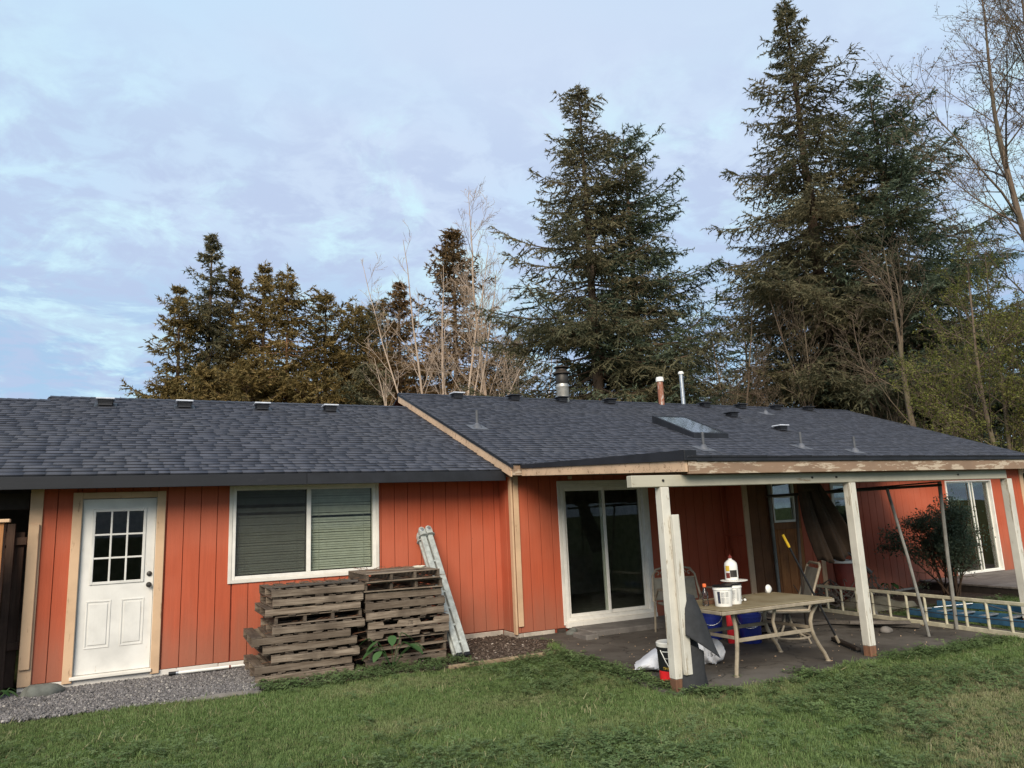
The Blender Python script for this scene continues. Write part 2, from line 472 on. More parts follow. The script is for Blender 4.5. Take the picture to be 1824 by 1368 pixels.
def cut(x0, x1, z0, z1, holes):
    """split a rectangle around rectangular holes that may cover it in part"""
    rects = [(x0, x1, z0, z1)]
    for a, b, c, d in holes:
        new = []
        for p, q, r, s in rects:
            if b <= p or a >= q or d <= r or c >= s: new.append((p, q, r, s)); continue
            if a > p: new.append((p, a, r, s))
            if b < q: new.append((b, q, r, s))
            m0, m1 = max(a, p), min(b, q)
            if c > r: new.append((m0, m1, r, c))
            if d < s: new.append((m0, m1, d, s))
        rects = new
    return [t for t in rects if t[1] - t[0] > .012 and t[3] - t[2] > .012]

def wall(x0, x1, z0, z1, y, holes, plank_mat, phase=0.0, step=.203, zpl=None, matf=None):
    b = MB()
    for p, q, r, s in cut(x0, x1, z0, z1, holes): b.box(p, q, y, y + .10, r, s)
    w = b.build('wall', M['redback'], house)
    zp0, zp1 = zpl or (z0, z1)
    n = int((x1 - x0) / step) + 2
    for i in range(-1, n):
        a, c = x0 + phase + i * step, x0 + phase + (i + 1) * step
        a, c = max(a, x0), min(c, x1)
        if c - a < .02: continue
        for p, q, r, s in cut(a, c, zp0, zp1, holes):
            if q - p < .025: continue
            m = MB()
            m.box(p + .0035, q - .0035, y - .016 + rng.uniform(-.001, .001), y - .002, r, s + rng.uniform(-.003, .0), .003)
            m.build('plank', matf((p + q) / 2) if matf else plank_mat, w)
    return w

# openings (x0, x1, z0, z1)
DOOR = (-.735, .125, .05, 2.235)
WIN1 = (1.03, 2.99, 1.11, 2.33)
SLD1 = (5.83, 7.47, .10, 2.29)
SLD2 = (15.40, 17.02, .17, 2.15)
WIN2 = (11.92, 12.42, 1.15, 2.15)
SWIN = (9.89, 10.44, 1.48, 2.28)
wall(-1.25, 5.0, .02, 2.50, YL, [DOOR, WIN1], M['red'], .06, zpl=(.09, 2.50))
wall(5.0, 9.23, .02, 2.62, YR, [SLD1], M['red'], .05, zpl=(.08, 2.58))
wall(11.0, 18.25, .0, 2.62, YR, [SLD2, WIN2], M['red'], .1, zpl=(.045, 2.58))
wall(9.23, 11.0, .02, 2.55, YB, [SWIN], M['red'], .12, .2, (.06, 2.52), lambda x: M['brownwood'] if x < 9.83 else (M['barewood'] if x < 10.5 else M['red']))
# side cheeks seen at the step of the wall and at the bay
def cheek(x, y0, y1, z0, z1):
    b = MB().box(x, x + .06, y0 + .02, y1, z0, z1)
    w = b.build('wall', M['redback'], house)
    n = max(1, round((y1 - y0) / .22))
    for i in range(n):
        p, q = y0 + (y1 - y0) * i / n, y0 + (y1 - y0) * (i + 1) / n
        MB().box(x - .014, x - .002, p + .003, q - .003, z0 + .05, z1, .003).build('plank', M['red'], w)
cheek(5.0, YR - .005, YL - .02, .03, 2.62)
cheek(9.23, YB - .005, YR - .02, .03, 2.5)
# plain walls that close the shell
for a in ((-1.25, 5.0, 18.5, 18.6, 0, 2.5), (5.0, 18.25, 20.0, 20.1, 0, 2.6), (-1.25, -1.15, YL + .11, 18.5, 0, 2.5), (18.15, 18.25, YR + .11, 20.0, 0, 2.6), (5.02, 5.1, YL + .11, 20.0, 0, 2.6), (10.94, 11.0, YB + .11, YR + .1, 0, 2.5)):
    MB().box(*a).build('wall', M['red'], house)
for pts, x0, x1 in (([(YR - .3, 2.5), (15.13, 4.46), (20.4, 2.5)], 5.03, 5.12), ([(YR - .3, 2.5), (15.13, 4.46), (20.4, 2.5)], 18.13, 18.22), ([(YL - .3, 2.5), (14.6, 4.02), (18.9, 2.5)], -1.22, -1.14)):
    MB().prism(pts, 'x', x0, x1).build('gable', M['red'], house)
for nm, a in (('room_floor', (-1.14, 5.0, YL + .12, 18.45, .02, .12)), ('room_floor', (5.13, 18.12, YR + .12, 19.95, .02, .12)), ('room_ceiling', (-1.14, 5.0, YL + .12, 18.45, 2.42, 2.46)), ('room_ceiling', (5.13, 18.12, YR + .12, 19.95, 2.45, 2.49)),
              ('partition', (-1.14, 5.0, 14.2, 14.28, .12, 2.42)), ('partition', (5.13, 18.12, 13.8, 13.88, .12, 2.45)), ('partition', (9.1, 9.18, YR + .13, 13.8, .12, 2.45)), ('partition', (13.6, 13.68, YR + .13, 13.8, .12, 2.45))):
    MB().box(*a).build(nm, M['interior'], house)

# foundation strip
M['stained'] = simple('stained_concrete', (.42, .37, .31), .9, 0, .3, 4, .5)
for (a, b, c, d_, e, mm) in ((-1.27, .9, YL - .012, YL + .1, .085, 'concrete_white'), (.905, 2.6, YL - .010, YL + .1, .082, 'concrete_white'),
                             (2.603, 4.98, YL - .012, YL + .1, .075, 'stained'), (4.985, 5.08, YR - .008, YL - .014, .07, 'stained'), (5.083, 5.62, YR - .012, YR + .1, .072, 'stained'),
                             (7.5, 9.2, YR - .01, YR + .1, .06, 'stained'), (11.0, 18.2, YR - .01, YR + .1, .04, 'stained'), (9.22, 10.99, YB - .01, YB + .1, .055, 'stained')):
    MB().box(a, b, c, d_, -.2, e, .006).build('foundation', M[mm], house)

# corner boards
def board(x0, x1, y0, y1, z0, z1, mat, name='corner_trim', parent=None, ch=.004):
    return MB().box(x0, x1, y0, y1, z0, z1, ch).build(name, mat, parent or house)
board(-1.27, -1.135, YL - .045, YL - .017, .075, 2.38, M['beige'])
board(-1.262, -1.155, YL - .085, YL - .047, .27, 1.93, M['beige'])
board(5.0, 5.085, YR - .042, YR - .017, .17, 2.48, M['beige'])
board(4.955, 4.985, YR - .04, YR + .055, .06, 2.48, M['beige'])
board(9.20, 9.315, YB - .042, YB - .017, .06, 2.4, M['beige'])
board(10.93, 11.03, YB - .042, YB - .017, .02, 2.4, M['beige'])
board(18.14, 18.27, YR - .042, YR - .017, .02, 2.5, M['beige'])

# ---- white entrance door
d = MB()
d.box(-.825, -.722, YL - .050, YL - .017, .055, 2.30, .004); d.build('door_casing', M['beige'], house)
MB().box(.112, .212, YL - .050, YL - .017, .055, 2.30, .004).build('door_casing', M['beige'], house)
MB().box(-.722, .112, YL - .046, YL - .017, 2.222, 2.298, .004).build('door_casing', M['beige'], house)
MB().box(-.75, .125, YL - .075, YL + .06, .085, .125, .006).build('threshold', M['white'], house)
door = MB()
dx0, dx1, dz0, dz1 = -.712, .102, .13, 2.215
gx0, gx1, gz0, gz1 = -.575, -.035, 1.20, 2.06
yd = YL + .008
for p, q, r, s in cut(dx0, dx1, dz0, dz1, [(gx0, gx1, gz0, gz1)]): door.box(p, q, yd, yd + .04, r, s)
door = door.build('door', M['doorwhite'], house)
fr = MB()
fr.box(gx0 - .03, gx0 + .004, yd - .014, yd - .001, gz0 - .03, gz1 + .03, .004); fr.box(gx1 - .004, gx1 + .03, yd - .014, yd - .001, gz0 - .03, gz1 + .03, .004)
fr.box(gx0 + .004, gx1 - .004, yd - .0135, yd - .001, gz1 - .004, gz1 + .03, .004); fr.box(gx0 + .004, gx1 - .004, yd - .0135, yd - .001, gz0 - .03, gz0 + .004, .004)
fr.build('glazing_frame', M['doorwhite'], door)
for i in (1, 2):
    x = gx0 + (gx1 - gx0) * i / 3
    MB().box(x - .011, x + .011, yd - .011, yd + .01, gz0, gz1, .003).build('muntin', M['doorwhite'], door)
    z = gz0 + (gz1 - gz0) * i / 3
    MB().box(gx0, gx1, yd - .0095, yd + .009, z - .011, z + .011, .003).build('muntin', M['doorwhite'], door)
for i in range(3):
    for j in range(3):
        w_, h_ = (gx1 - gx0) / 3, (gz1 - gz0) / 3
        MB().box(gx0 + i * w_ + .002, gx0 + (i + 1) * w_ - .002, yd + .016, yd + .022, gz0 + j * h_ + .002, gz0 + (j + 1) * h_ - .002).build('pane', M['glass'], door)
for a, c in ((-.625, -.355), (-.245, .01)):
    p = MB(); z0, z1 = .42, .98
    for (u0, u1, v0, v1) in ((a, c, z0, z0 + .018), (a, c, z1 - .018, z1), (a, a + .018, z0 + .018, z1 - .018), (c - .018, c, z0 + .018, z1 - .018)):
        p.box(u0, u1, yd - .007, yd - .0005, v0, v1, .003)
    p.box(a + .035, c - .035, yd - .008, yd - .0005, z0 + .04, z1 - .04, .006)
    p.build('door_panel', M['doorwhite'], door)
for z in (1.265, 1.13):
    k = MB(); k.smooth = True
    Mx = Matrix.Rotation(R_(90), 4, 'X')
    k.lathe((.055, yd - .001, z), [(0, 0), (.033, 0), (.033, .006), (.012, .010), (.012, .03), (.026, .038), (.030, .052), (.024, .064), (0, .068)] if z < 1.2 else [(0, 0), (.032, 0), (.030, .014), (.018, .022), (0, .024)], 18, Mx)
    k.build('door_knob' if z < 1.2 else 'deadbolt', M['darkmetal'], door)
for a in (dx0 - .02, dx1 + .004): MB().box(a, a + .016, YL - .01, YL + .06, .13, 2.222).build('door_jamb', M['white'], house)

# ---- windows
def frame_rect(m, x0, x1, z0, z1, y0, y1, w, ch=.004):
    m.box(x0, x0 + w, y0, y1, z0, z1, ch); m.box(x1 - w, x1, y0, y1, z0, z1, ch)
    m.box(x0 + w, x1 - w, y0 + .001, y1, z0, z0 + w, ch); m.box(x0 + w, x1 - w, y0 + .001, y1, z1 - w, z1, ch)
def casing(x0, x1, z0, z1, y, w, mat, t=.03):
    c = MB(); frame_rect(c, x0 - w, x1 + w, z0 - w, z1 + w, y - t - .017, y - .017, w)
    return c.build('window_casing', mat, house)
casing(WIN1[0], WIN1[1], WIN1[2], WIN1[3], YL, .045, M['white'], .022)
win = MB(); frame_rect(win, WIN1[0], WIN1[1], WIN1[2], WIN1[3], YL - .03, YL + .06, .045)
win.box(2.005, 2.065, YL - .022, YL + .05, WIN1[2] + .045, WIN1[3] - .045, .004)
win = win.build('window', M['whitevinyl'], house)
for x0, x1, yo in ((1.075, 2.005, .0), (2.065, 2.945, .012)):
    MB().box(x0, x1, YL + .012 + yo, YL + .017 + yo, WIN1[2] + .045, WIN1[3] - .045).build('pane', M['glass'], win)
    bl = MB()
    z = WIN1[2] + .06
    i = 0
    gone = ((1.99, 2.015), (1.87, 1.895), (2.09, 2.115)) if x0 > 2 else ((2.04, 2.055), (1.95, 1.962))
    while z < WIN1[3] - .05:
        sag = .004 * math.sin(i * 1.7) + rng.uniform(-.001, .001)
        if not any(a < z < c for a, c in gone):
            zz_ = z + sag
            bl.add([(x0 + .01, YL + .060, zz_), (x1 - .01, YL + .060, zz_ + rng.uniform(-.002, .002)), (x1 - .01, YL + .074, zz_ + .031), (x0 + .01, YL + .074, zz_ + .031)], [(0, 1, 2, 3)])
        z += .034; i += 1
    for xs in (x0 + .12, x1 - .12): bl.box(xs, xs + .004, YL + .056, YL + .059, WIN1[2] + .05, WIN1[3] - .05)
    o = bl.build('blind', M['blind'], win); kind(o, 'stuff')
# insect screen on the left sash: dark fine mesh
scr = NT('insect_screen'); tr = scr.new('ShaderNodeBsdfTransparent'); mx = scr.new('ShaderNodeMixShader'); mx.inputs[0].default_value = .30
scr.done((.035, .035, .035), .8)
scr.l.new(tr.outputs[0], mx.inputs[1]); scr.l.new(scr.p.outputs[0], mx.inputs[2]); scr.l.new(mx.outputs[0], scr.n['Material Output'].inputs['Surface'])
M['screen'] = scr.m
MB().box(1.077, 2.003, YL - .004, YL - .002, WIN1[2] + .047, WIN1[3] - .047).build('insect_screen', M['screen'], win)

def slider(x0, x1, z0, z1, y, mid, fw=.055, lw=.05, mat='whitevinyl'):
    s = MB(); frame_rect(s, x0, x1, z0, z1, y - .035, y + .09, fw); o = s.build('sliding_door', M[mat], house)
    for a, c, yy in ((x0 + fw, mid + .035, y + .0), (mid - .035, x1 - fw, y + .04)):
        l = MB(); frame_rect(l, a, c, z0 + fw, z1 - fw, yy, yy + .035, lw); l.build('door_leaf', M[mat], o)
        MB().box(a + lw, c - lw, yy + .014, yy + .020, z0 + fw + lw, z1 - fw - lw).build('pane', M['glass'], o)
    return o
casing(5.83, 7.47, .17, 2.25, YR, .055, M['white'], .02)
s1 = slider(5.83, 7.47, .16, 2.25, YR, 6.64)
MB().box(5.80, 7.5, YR - .09, YR - .02, .075, .155, .006).build('door_sill', M['white'], house)
# inside the glazed door: a dark chair and a pale far wall
s2 = slider(15.40, 17.02, .17, 2.15, YR, 16.35, .030, .022)
MB().box(16.23, 16.255, YR - .02, YR - .002, .22, 2.1, .003).build('screen_door_stile', M['whitevinyl'], s2)
def small_window(x0, x1, z0, z1, y, rail, cas=True, cm='white', nm='window'):
    w = MB(); frame_rect(w, x0, x1, z0, z1, y - .03, y + .05, .04)
    w.box(x0 + .04, x1 - .04, y - .024, y + .04, rail - .02, rail + .02, .004)
    o = w.build(nm, M['whitevinyl'], house)
    for a, c in ((z0 + .04, rail - .02), (rail + .02, z1 - .04)):
        MB().box(x0 + .04, x1 - .04, y + .004, y + .009, a, c).build('pane', M['glass'], o)
    if cas: casing(x0, x1, z0, z1, y, .05, M[cm], .02)
    return o
small_window(11.92, 12.42, 1.15, 2.15, YR, 1.86)
small_window(SWIN[0], SWIN[1], SWIN[2], SWIN[3], YB, 1.93, False)
MB().box(9.83, 10.50, YB - .042, YB - .017, 1.36, 1.475, .004).build('window_casing', M['brownwood'], house)
MB().box(10.445, 10.52, YB - .041, YB - .017, 1.48, 2.35, .004).build('window_casing', M['brownwood'], house)
MB().box(9.81, 9.885, YB - .041, YB - .017, 1.48, 2.35, .004).build('window_casing', M['brownwood'], house)
# pipe, conduit and tap box on the walls
p = MB(); p.smooth = True
p.tube([(9.80, YB - .06, .05), (9.80, YB - .06, 2.45)], .028, 10); p.build('drain_pipe', M['greymetal'], house)
c = MB(); c.smooth = True
c.tube([(9.10, YR - .045, 2.5), (9.10, YR - .045, 1.33), (9.19, YR - .09, 1.29), (9.19, YB + .05, 1.29)], .014, 8)
c.tube([(9.12, YR - .05, 1.29), (9.12, YR - .05, 1.02)], .014, 8)
c.build('conduit', M['red'], house)
MB().box(9.07, 9.17, YR - .10, YR - .02, .95, 1.07, .008).build('outlet_box', M['red'], house)
MB().box(5.98, 6.05, YR - .05, YR - .02, 2.33, 2.38, .008).build('outlet_box', M['beige'], house)
# crawl-space opening in the foundation
MB().box(5.66, 5.80, YR - .03, YR + .02, -.02, .07).build('crawl_vent', M['darkint'], house)

# ---- roofs
th = math.atan(SL); cth, sth = math.cos(th), math.sin(th)
def slab(x0, x1, y0, y1, zf, t=.03, name='roof'):
    b = MB()
    b.prism([(y0, zf(y0) - .012), (y1, zf(y1) - .012), (y1, zf(y1) - .012 - t), (y0, zf(y0) - .012 - t)], 'x', x0, x1)
    return b
RL = slab(-1.58, 4.93, 10.06, 14.6, zl)
RL.prism([(14.6, zl(14.6) - .012), (19.0, zl(14.6) - .012 - SL * 4.4), (19.0, zl(14.6) - .042 - SL * 4.4), (14.6, zl(14.6) - .042)], 'x', -1.58, 4.93)
RL = RL.build('roof', M['black'], house)
RC = slab(-6.2, -1.58, 10.06, 14.3, zl)
RC.prism([(14.3, zl(14.3) - .012), (18.6, zl(14.3) - .012 - SL * 4.3), (18.6, zl(14.3) - .042 - SL * 4.3), (14.3, zl(14.3) - .042)], 'x', -6.2, -1.58)
RC = RC.build('roof', M['black'], house)
RR = slab(4.82, 18.9, 9.76, 15.13, zr)
RR.prism([(15.13, zr(15.13) - .012), (20.5, zr(15.13) - .012 - SL * 5.37), (20.5, zr(15.13) - .042 - SL * 5.37), (15.13, zr(15.13) - .042)], 'x', 4.82, 18.9)
RR = RR.build('roof', M['black'], house)
zp = lambda y: 2.305 + (2.55 - 2.305) * (y - 6.0) / (9.76 - 6.0)     # patio roof
RP = MB()
RP.prism([(5.98, zp(5.98) - .01), (9.76, zp(9.76) - .01), (9.76, zp(9.76) - .035), (5.98, zp(5.98) - .035)], 'x', 5.0, 13.0)  # right end lengthened out of view to shade the wall
RP = RP.build('roof', M['soffit'], house)

shing = []      # (parent, verts(8x3), tone)
def lay(parent, x0, x1, ye, zf, yr, expo=.14, ang=None):
    a = ang if ang is not None else th
    ca, sa = math.cos(a), math.sin(a)
    L = (yr - ye) / ca
    z0 = zf(ye)
    n = int(L / expo) + 1
    for k in range(n):
        d0 = k * expo - .02; d1 = min(d0 + expo + .03, L)
        if d1 - d0 < .05: continue
        xs = x0(ye + d0 * ca) if callable(x0) else x0
        x = xs - rng.uniform(0, .3)
        sagx = rng.uniform(0, 6.28)
        while x < x1:
            w = rng.choice([.12, .16, .2, .25, .32, .4], p=[.1, .2, .25, .22, .15, .08]) * rng.uniform(.9, 1.1)
            a0, a1 = max(x, xs), min(x + w - .0005, x1)
            x += w
            if a1 - a0 < .03: continue
            hi = rng.random() < .55
            t = (.0150 if hi else .010) + rng.uniform(-.0004, .0004)
            dj = d0
            t0 = .0022
            P = []
            for (xx, dd, hh) in ((a0, dj, -.008), (a1, dj, -.008), (a1, d1, -.010), (a0, d1, -.010), (a0, dj, t), (a1, dj, t), (a1, d1, t0), (a0, d1, t0)):
                P.append((xx, ye + dd * ca - hh * sa, z0 + dd * sa + hh * ca))
            shing.append((parent, np.array(P), float(np.clip(rng.normal(.52 if hi else .44, .15), 0, 1))))
lay(RL, lambda y: -6.2 if y < 14.16 else -1.6, 4.80, 10.06, zl, 14.6)
lay(RR, 4.80, 18.92, 9.74, zr, 15.13)
lay(RP, 4.98, 13.02, 5.97, zp, 9.72, .14, math.atan((2.55 - 2.305) / 3.76))
CAMP = np.array([0, 0, 1.75])
def scr_size(P):
    v = P - CAMP; z = v @ np.array(cf)
    if z.min() < 1: return 0
    u, w_ = 730 * (v @ np.array(cr)) / z, 730 * (v @ np.array(cu)) / z
    if u.mean() < -512 or u.mean() > 512: return 0
    q = [4, 5, 6, 7]
    return abs(sum(u[q[i]] * w_[q[(i + 1) % 4]] - u[q[(i + 1) % 4]] * w_[q[i]] for i in range(4)))
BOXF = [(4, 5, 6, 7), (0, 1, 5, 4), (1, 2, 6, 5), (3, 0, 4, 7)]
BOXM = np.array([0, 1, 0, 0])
sizes = np.array([scr_size(s[1]) if s[0] is not RP else 0 for s in shing])
order = np.argsort(-sizes)
single = set(order[:300].tolist())
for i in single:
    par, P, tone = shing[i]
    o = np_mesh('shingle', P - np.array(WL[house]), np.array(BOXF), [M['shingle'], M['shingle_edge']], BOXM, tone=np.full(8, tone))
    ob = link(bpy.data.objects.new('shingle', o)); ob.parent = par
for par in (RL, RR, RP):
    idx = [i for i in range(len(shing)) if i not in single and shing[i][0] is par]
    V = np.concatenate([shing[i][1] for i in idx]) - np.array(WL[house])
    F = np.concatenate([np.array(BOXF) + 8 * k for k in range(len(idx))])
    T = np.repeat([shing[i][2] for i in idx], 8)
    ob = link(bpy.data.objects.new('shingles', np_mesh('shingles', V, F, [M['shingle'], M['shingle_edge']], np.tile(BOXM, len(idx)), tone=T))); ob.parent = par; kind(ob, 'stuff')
# ridge caps
def ridge(par, x0, x1, y, z):
    m = MB(); x = x0
    while x < x1:
        w = .15
        for s in (-1, 1):
            m.add([(x, y, z + .022), (x + w + .02, y, z + .014), (x + w + .02, y + s * .14, z + .014 - .14 * SL), (x, y + s * .14, z + .022 - .14 * SL)], [(0, 1, 2, 3) if s < 0 else (3, 2, 1, 0)])
        m.add([(x, y, z + .022), (x, y - .14, z + .022 - .14 * SL), (x, y - .14, z - .14 * SL), (x, y, z)], [(0, 1, 2, 3)])
        x += w
    o = m.build('ridge_cap', M['shingle'], par)
ridge(RL, -1.58, 4.8, 14.6, zl(14.6)); ridge(RC, -6.2, -1.6, 14.3, zl(14.3)); ridge(RR, 4.8, 18.9, 15.13, zr(15.13))

# fascias and rake boards
fz = zl(10.06)
MB().box(-6.2, 1.9, 10.03, 10.058, fz - .165, fz - .016, .004).build('fascia', M['darkfascia'], house)
MB().box(1.903, 4.86, 10.031, 10.058, fz - .163, fz - .016, .004).build('fascia', M['black'], house)
MB().box(-1.24, 4.95, 10.06, 10.58, fz - .10, fz - .085).build('soffit', M['soffit'], house)
# rake of the right roof
def sl_board(name, x0, x1, pts, mat):
    return MB().prism(pts, 'x', x0, x1).build(name, mat, house)
sl_board('rake_board', 4.80, 4.825, [(9.74, zr(9.74) - .19), (9.74, zr(9.74) - .045), (15.13, zr(15.13) - .045), (15.13, zr(15.13) - .19)], M['beigeworn'])
sl_board('drip_edge', 4.785, 4.83, [(9.70, zr(9.70) - .043), (9.70, zr(9.70) - .002), (15.13, zr(15.13) + .006), (15.13, zr(15.13) - .043)], M['black'])
sl_board('rake_board', 18.87, 18.9, [(9.74, zr(9.74) - .19), (9.74, zr(9.74) - .02), (15.13, zr(15.13) - .02), (15.13, zr(15.13) - .19)], M['beige'])
MB().box(4.83, 18.9, 9.745, 9.77, zr(9.74) - .17, zr(9.74) - .016, .003).build('fascia', M['fasciabrown'], house)
MB().box(5.0, 18.6, 9.78, YR - .02, zr(9.74) - .16, zr(9.74) - .145).build('soffit', M['soffit'], house)
# rake of the patio roof: pale board under a black flashing that widens outwards
sl_board('rake_board', 4.965, 4.995, [(9.70, 2.37), (9.70, 2.478), (5.99, 2.262), (5.99, 2.150)], M['beigeworn'])
sl_board('drip_edge', 4.945, 4.962, [(9.70, 2.480), (9.70, 2.535), (5.97, 2.372), (5.97, 2.264)], M['black'])
sl_board('drip_edge', 4.962, 5.03, [(9.70, 2.525), (9.70, 2.535), (5.97, 2.372), (5.97, 2.362)], M['black'])
MB().box(5.0, 13.0, 5.975, 6.012, 2.125, 2.262, .004).build('fascia', M['fasciabrown'], house)  # right part follows the added roof length, unseen
MB().box(4.94, 5.10, 5.955, 5.974, 2.262, 2.372, .003).build('drip_edge', M['black'], house)
MB().box(5.1, 13.02, 5.955, 5.976, 2.255, 2.292, .002).build('drip_edge', M['black'], house)
# beam, rafters, posts
beam = MB().box(4.36, 10.68, 6.10, 6.19, 2.005, 2.125, .006).build('beam', M['beamwhite'], house)
for x in (4.75, 6.9, 7.3, 9.6):
    b = MB(); b.smooth = True; b.lathe((x, 6.10, 2.07), [(0, 0), (.014, 0), (.012, .012), (0, .014)], 10, Matrix.Rotation(R_(90), 4, 'X')); b.build('bolt', M['darkmetal'], beam)
MB().box(11.4, 12.9, 6.10, 6.19, 2.005, 2.125, .006).build('beam', M['beamwhite'], house)  # unseen beam added under the lengthened roof end
for i in range(13):
    x = 5.15 + i * .61
    MB().prism([(6.02, 2.128), (6.02, 2.25), (9.74, 2.495), (9.74, 2.37)], 'x', x, x + .04).build('rafter', M['soffit'], house)
for k, x in enumerate((4.76, 7.56, 10.72, 12.8)):  # last post is added out of view, holding the roof extension
    y0 = 6.145 if k else 6.14
    w = .052
    p = MB().box(x - w, x + w, y0 - w, y0 + w, .13, 2.002, .006).build('patio_post', M['postwhite'], house)
    MB().box(x - w + .001, x + w - .001, y0 - w + .001, y0 + w - .001, -.1, .129, .006).build('post_foot', M['oldpost'], p)
    if k == 0:
        MB().bar((4.832, 6.05, .17), (4.822, 6.05, 1.72), .085, .045, .004, (0, 1, 0)).build('nailed_board', M['postwhite'], p)

# ---- roof fittings
def vent(x, y, zf, roof, cap, s=1.0):
    z = zf(y) + .02
    v = MB()
    v.box(x - .20 * s, x + .20 * s, y - .20 * s, y + .20 * s, -.002, .012, .002, None)
    v.v = [(a, b_, c + zf(b_) + .006) for a, b_, c in v.v]
    v.box(x - .12 * s, x + .12 * s, y - .12 * s, y + .10 * s, z - .02, z + .105 * s)
    for i in range(3):
        v.box(x - .135 * s, x + .135 * s, y - .135 * s, y + .12 * s, z + .02 * s + i * .028 * s, z + .03 * s + i * .028 * s, .002)
    o = v.build('roof_vent', M['vent'], house)
    c = MB()
    h = .09 * s
    c.box(x - .17 * s, x + .17 * s, y - .17 * s, y + .16 * s, z + h, z + h + .035 * s, .012 * s)
    c.build('vent_cap', M[cap], o)
for x in (-.71, .51, 1.82, 3.07): vent(x, 13.97, zl, RL, 'ventcap', .84)
for x in (6.06, 7.47, 8.74, 10.11, 13.11, 14.37, 15.65, 16.92): vent(x, 14.82, zr, RR, 'ventcap' if x < 7 else 'vent', .85)
vent(12.9, 13.64, zr, RR, 'vent', .85); vent(13.04, 12.26, zr, RR, 'ventcap', .85)
def stack(x, y, zf, h, r, mat='vpipe', flash=True):
    z = zf(y); m = MB(); m.smooth = True
    m.tube([(x, y, z - .1), (x, y, z + h)], r, 12)
    o = m.build('vent_pipe', M[mat], house)
    f = MB(); f.smooth = True
    f.lathe((x, y, z), [(.095, -.03), (.08, .02), (.055, .06), (r + .006, .085)], 16)
    f.box(x - .16, x + .16, y - .17, y + .17, 0, .004)
    n0 = len(f.v) - 8
    f.v = f.v[:n0] + [(a, b_, c + zf(b_) + .012) for a, b_, c in f.v[n0:]]
    f.build('pipe_flashing', M['flashing'], o)
for x, y in ((5.29, 12.02), (9.27, 10.61), (11.97, 10.76), (13.14, 10.43)): stack(x, y, zr, .32, .03)
stack(14.62, 14.2, zr, .12, .03)
# chimney flue
f = MB(); f.smooth = True
f.lathe((8.89, 15.0, 4.3), [(.155, 0), (.155, .52), (.158, .525), (.158, .54), (.155, .545), (.15, .56), (.15, .86), (.0, .86)], 24)
fl = f.build('chimney_flue', M['flue'], house)
f = MB(); f.smooth = True
f.lathe((8.89, 15.0, 4.3), [(.153, .60), (.156, .605), (.156, .84), (.153, .845)], 24); f.build('flue_band', M['darkmetal'], fl)
f = MB(); f.smooth = True
f.lathe((8.89, 15.0, 5.14), [(.15, .0), (.215, .01), (.215, .03), (.16, .075), (.13, .085), (.13, .13), (.0, .13)], 24)
f.lathe((8.89, 15.0, 5.14), [(.0, .175), (.19, .165), (.19, .185), (.0, .22)], 24); f.build('flue_cap', M['darkbrown'], fl)
f = MB(); f.smooth = True
f.lathe((11.84, 15.0, 4.4), [(.075, 0), (.078, .3), (.078, .70), (.0, .70)], 16); rp = f.build('flue_pipe', M['rust'], house)
f = MB(); f.smooth = True
f.lathe((11.84, 15.0, 5.09), [(.078, 0), (.10, .005), (.105, .06), (.09, .12), (.0, .13)], 16); f.build('pipe_cap', M['plastic_white'], rp)
f = MB(); f.smooth = True
f.lathe((12.64, 15.1, 4.4), [(.055, 0), (.055, .32), (.06, .325), (.06, .34), (.055, .345), (.052, .95), (.0, .95)], 16); tp = f.build('flue_pipe', M['metal'], house)
f = MB(); f.smooth = True
f.lathe((12.64, 15.1, 5.34), [(.055, 0), (.075, .01), (.078, .05), (.05, .085), (.0, .09)], 16); f.build('pipe_cap', M['plastic_white'], tp)
# skylight
sk = MB()
x0, x1, ya, yb = 9.75, 10.66, 11.42, 12.72
for (u0, u1, v0, v1) in ((x0, x1, ya, ya + .06), (x0, x1, yb - .06, yb), (x0, x0 + .06, ya + .06, yb - .06), (x1 - .06, x1, ya + .06, yb - .06)):
    sk.prism([(v0, zr(v0)), (v0, zr(v0) + .11 + .05 * (v0 - ya)), (v1, zr(v1) + .11 + .05 * (v1 - ya)), (v1, zr(v1))], 'x', u0, u1)
sk = sk.build('skylight', M['black'], house)
MB().prism([(ya + .06, zr(ya + .06) + .100), (ya + .06, zr(ya + .06) + .106), (yb - .06, zr(yb - .06) + .164), (yb - .06, zr(yb - .06) + .158)], 'x', x0 + .06, x1 - .06).build('pane', M['skyglass'], sk)
b = MB(); b.prism([(ya + .1, zr(ya + .1) + .01), (ya + .1, zr(ya + .1) + .02), (yb - .1, zr(yb - .1) + .02), (yb - .1, zr(yb - .1) + .01)], 'x', x0 + .06, x1 - .06); b.build('light_well', M['darkint'], sk)

# ---- carport under the left end of the roof
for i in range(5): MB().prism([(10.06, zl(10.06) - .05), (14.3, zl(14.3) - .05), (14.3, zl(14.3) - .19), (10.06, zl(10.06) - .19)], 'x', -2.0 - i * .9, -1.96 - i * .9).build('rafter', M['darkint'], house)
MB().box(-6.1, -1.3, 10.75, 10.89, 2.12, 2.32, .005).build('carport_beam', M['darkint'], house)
MB().box(-6.1, -1.3, 15.0, 15.1, 0, 3.8).build('carport_shade_wall', M['darkint'], house)  # back wall added to close the carport and keep it dark
MB().box(-6.2, -6.1, 10.2, 15, 0, 2.4).build('carport_shade_wall', M['darkint'], house)  # left wall added to block light from the carport

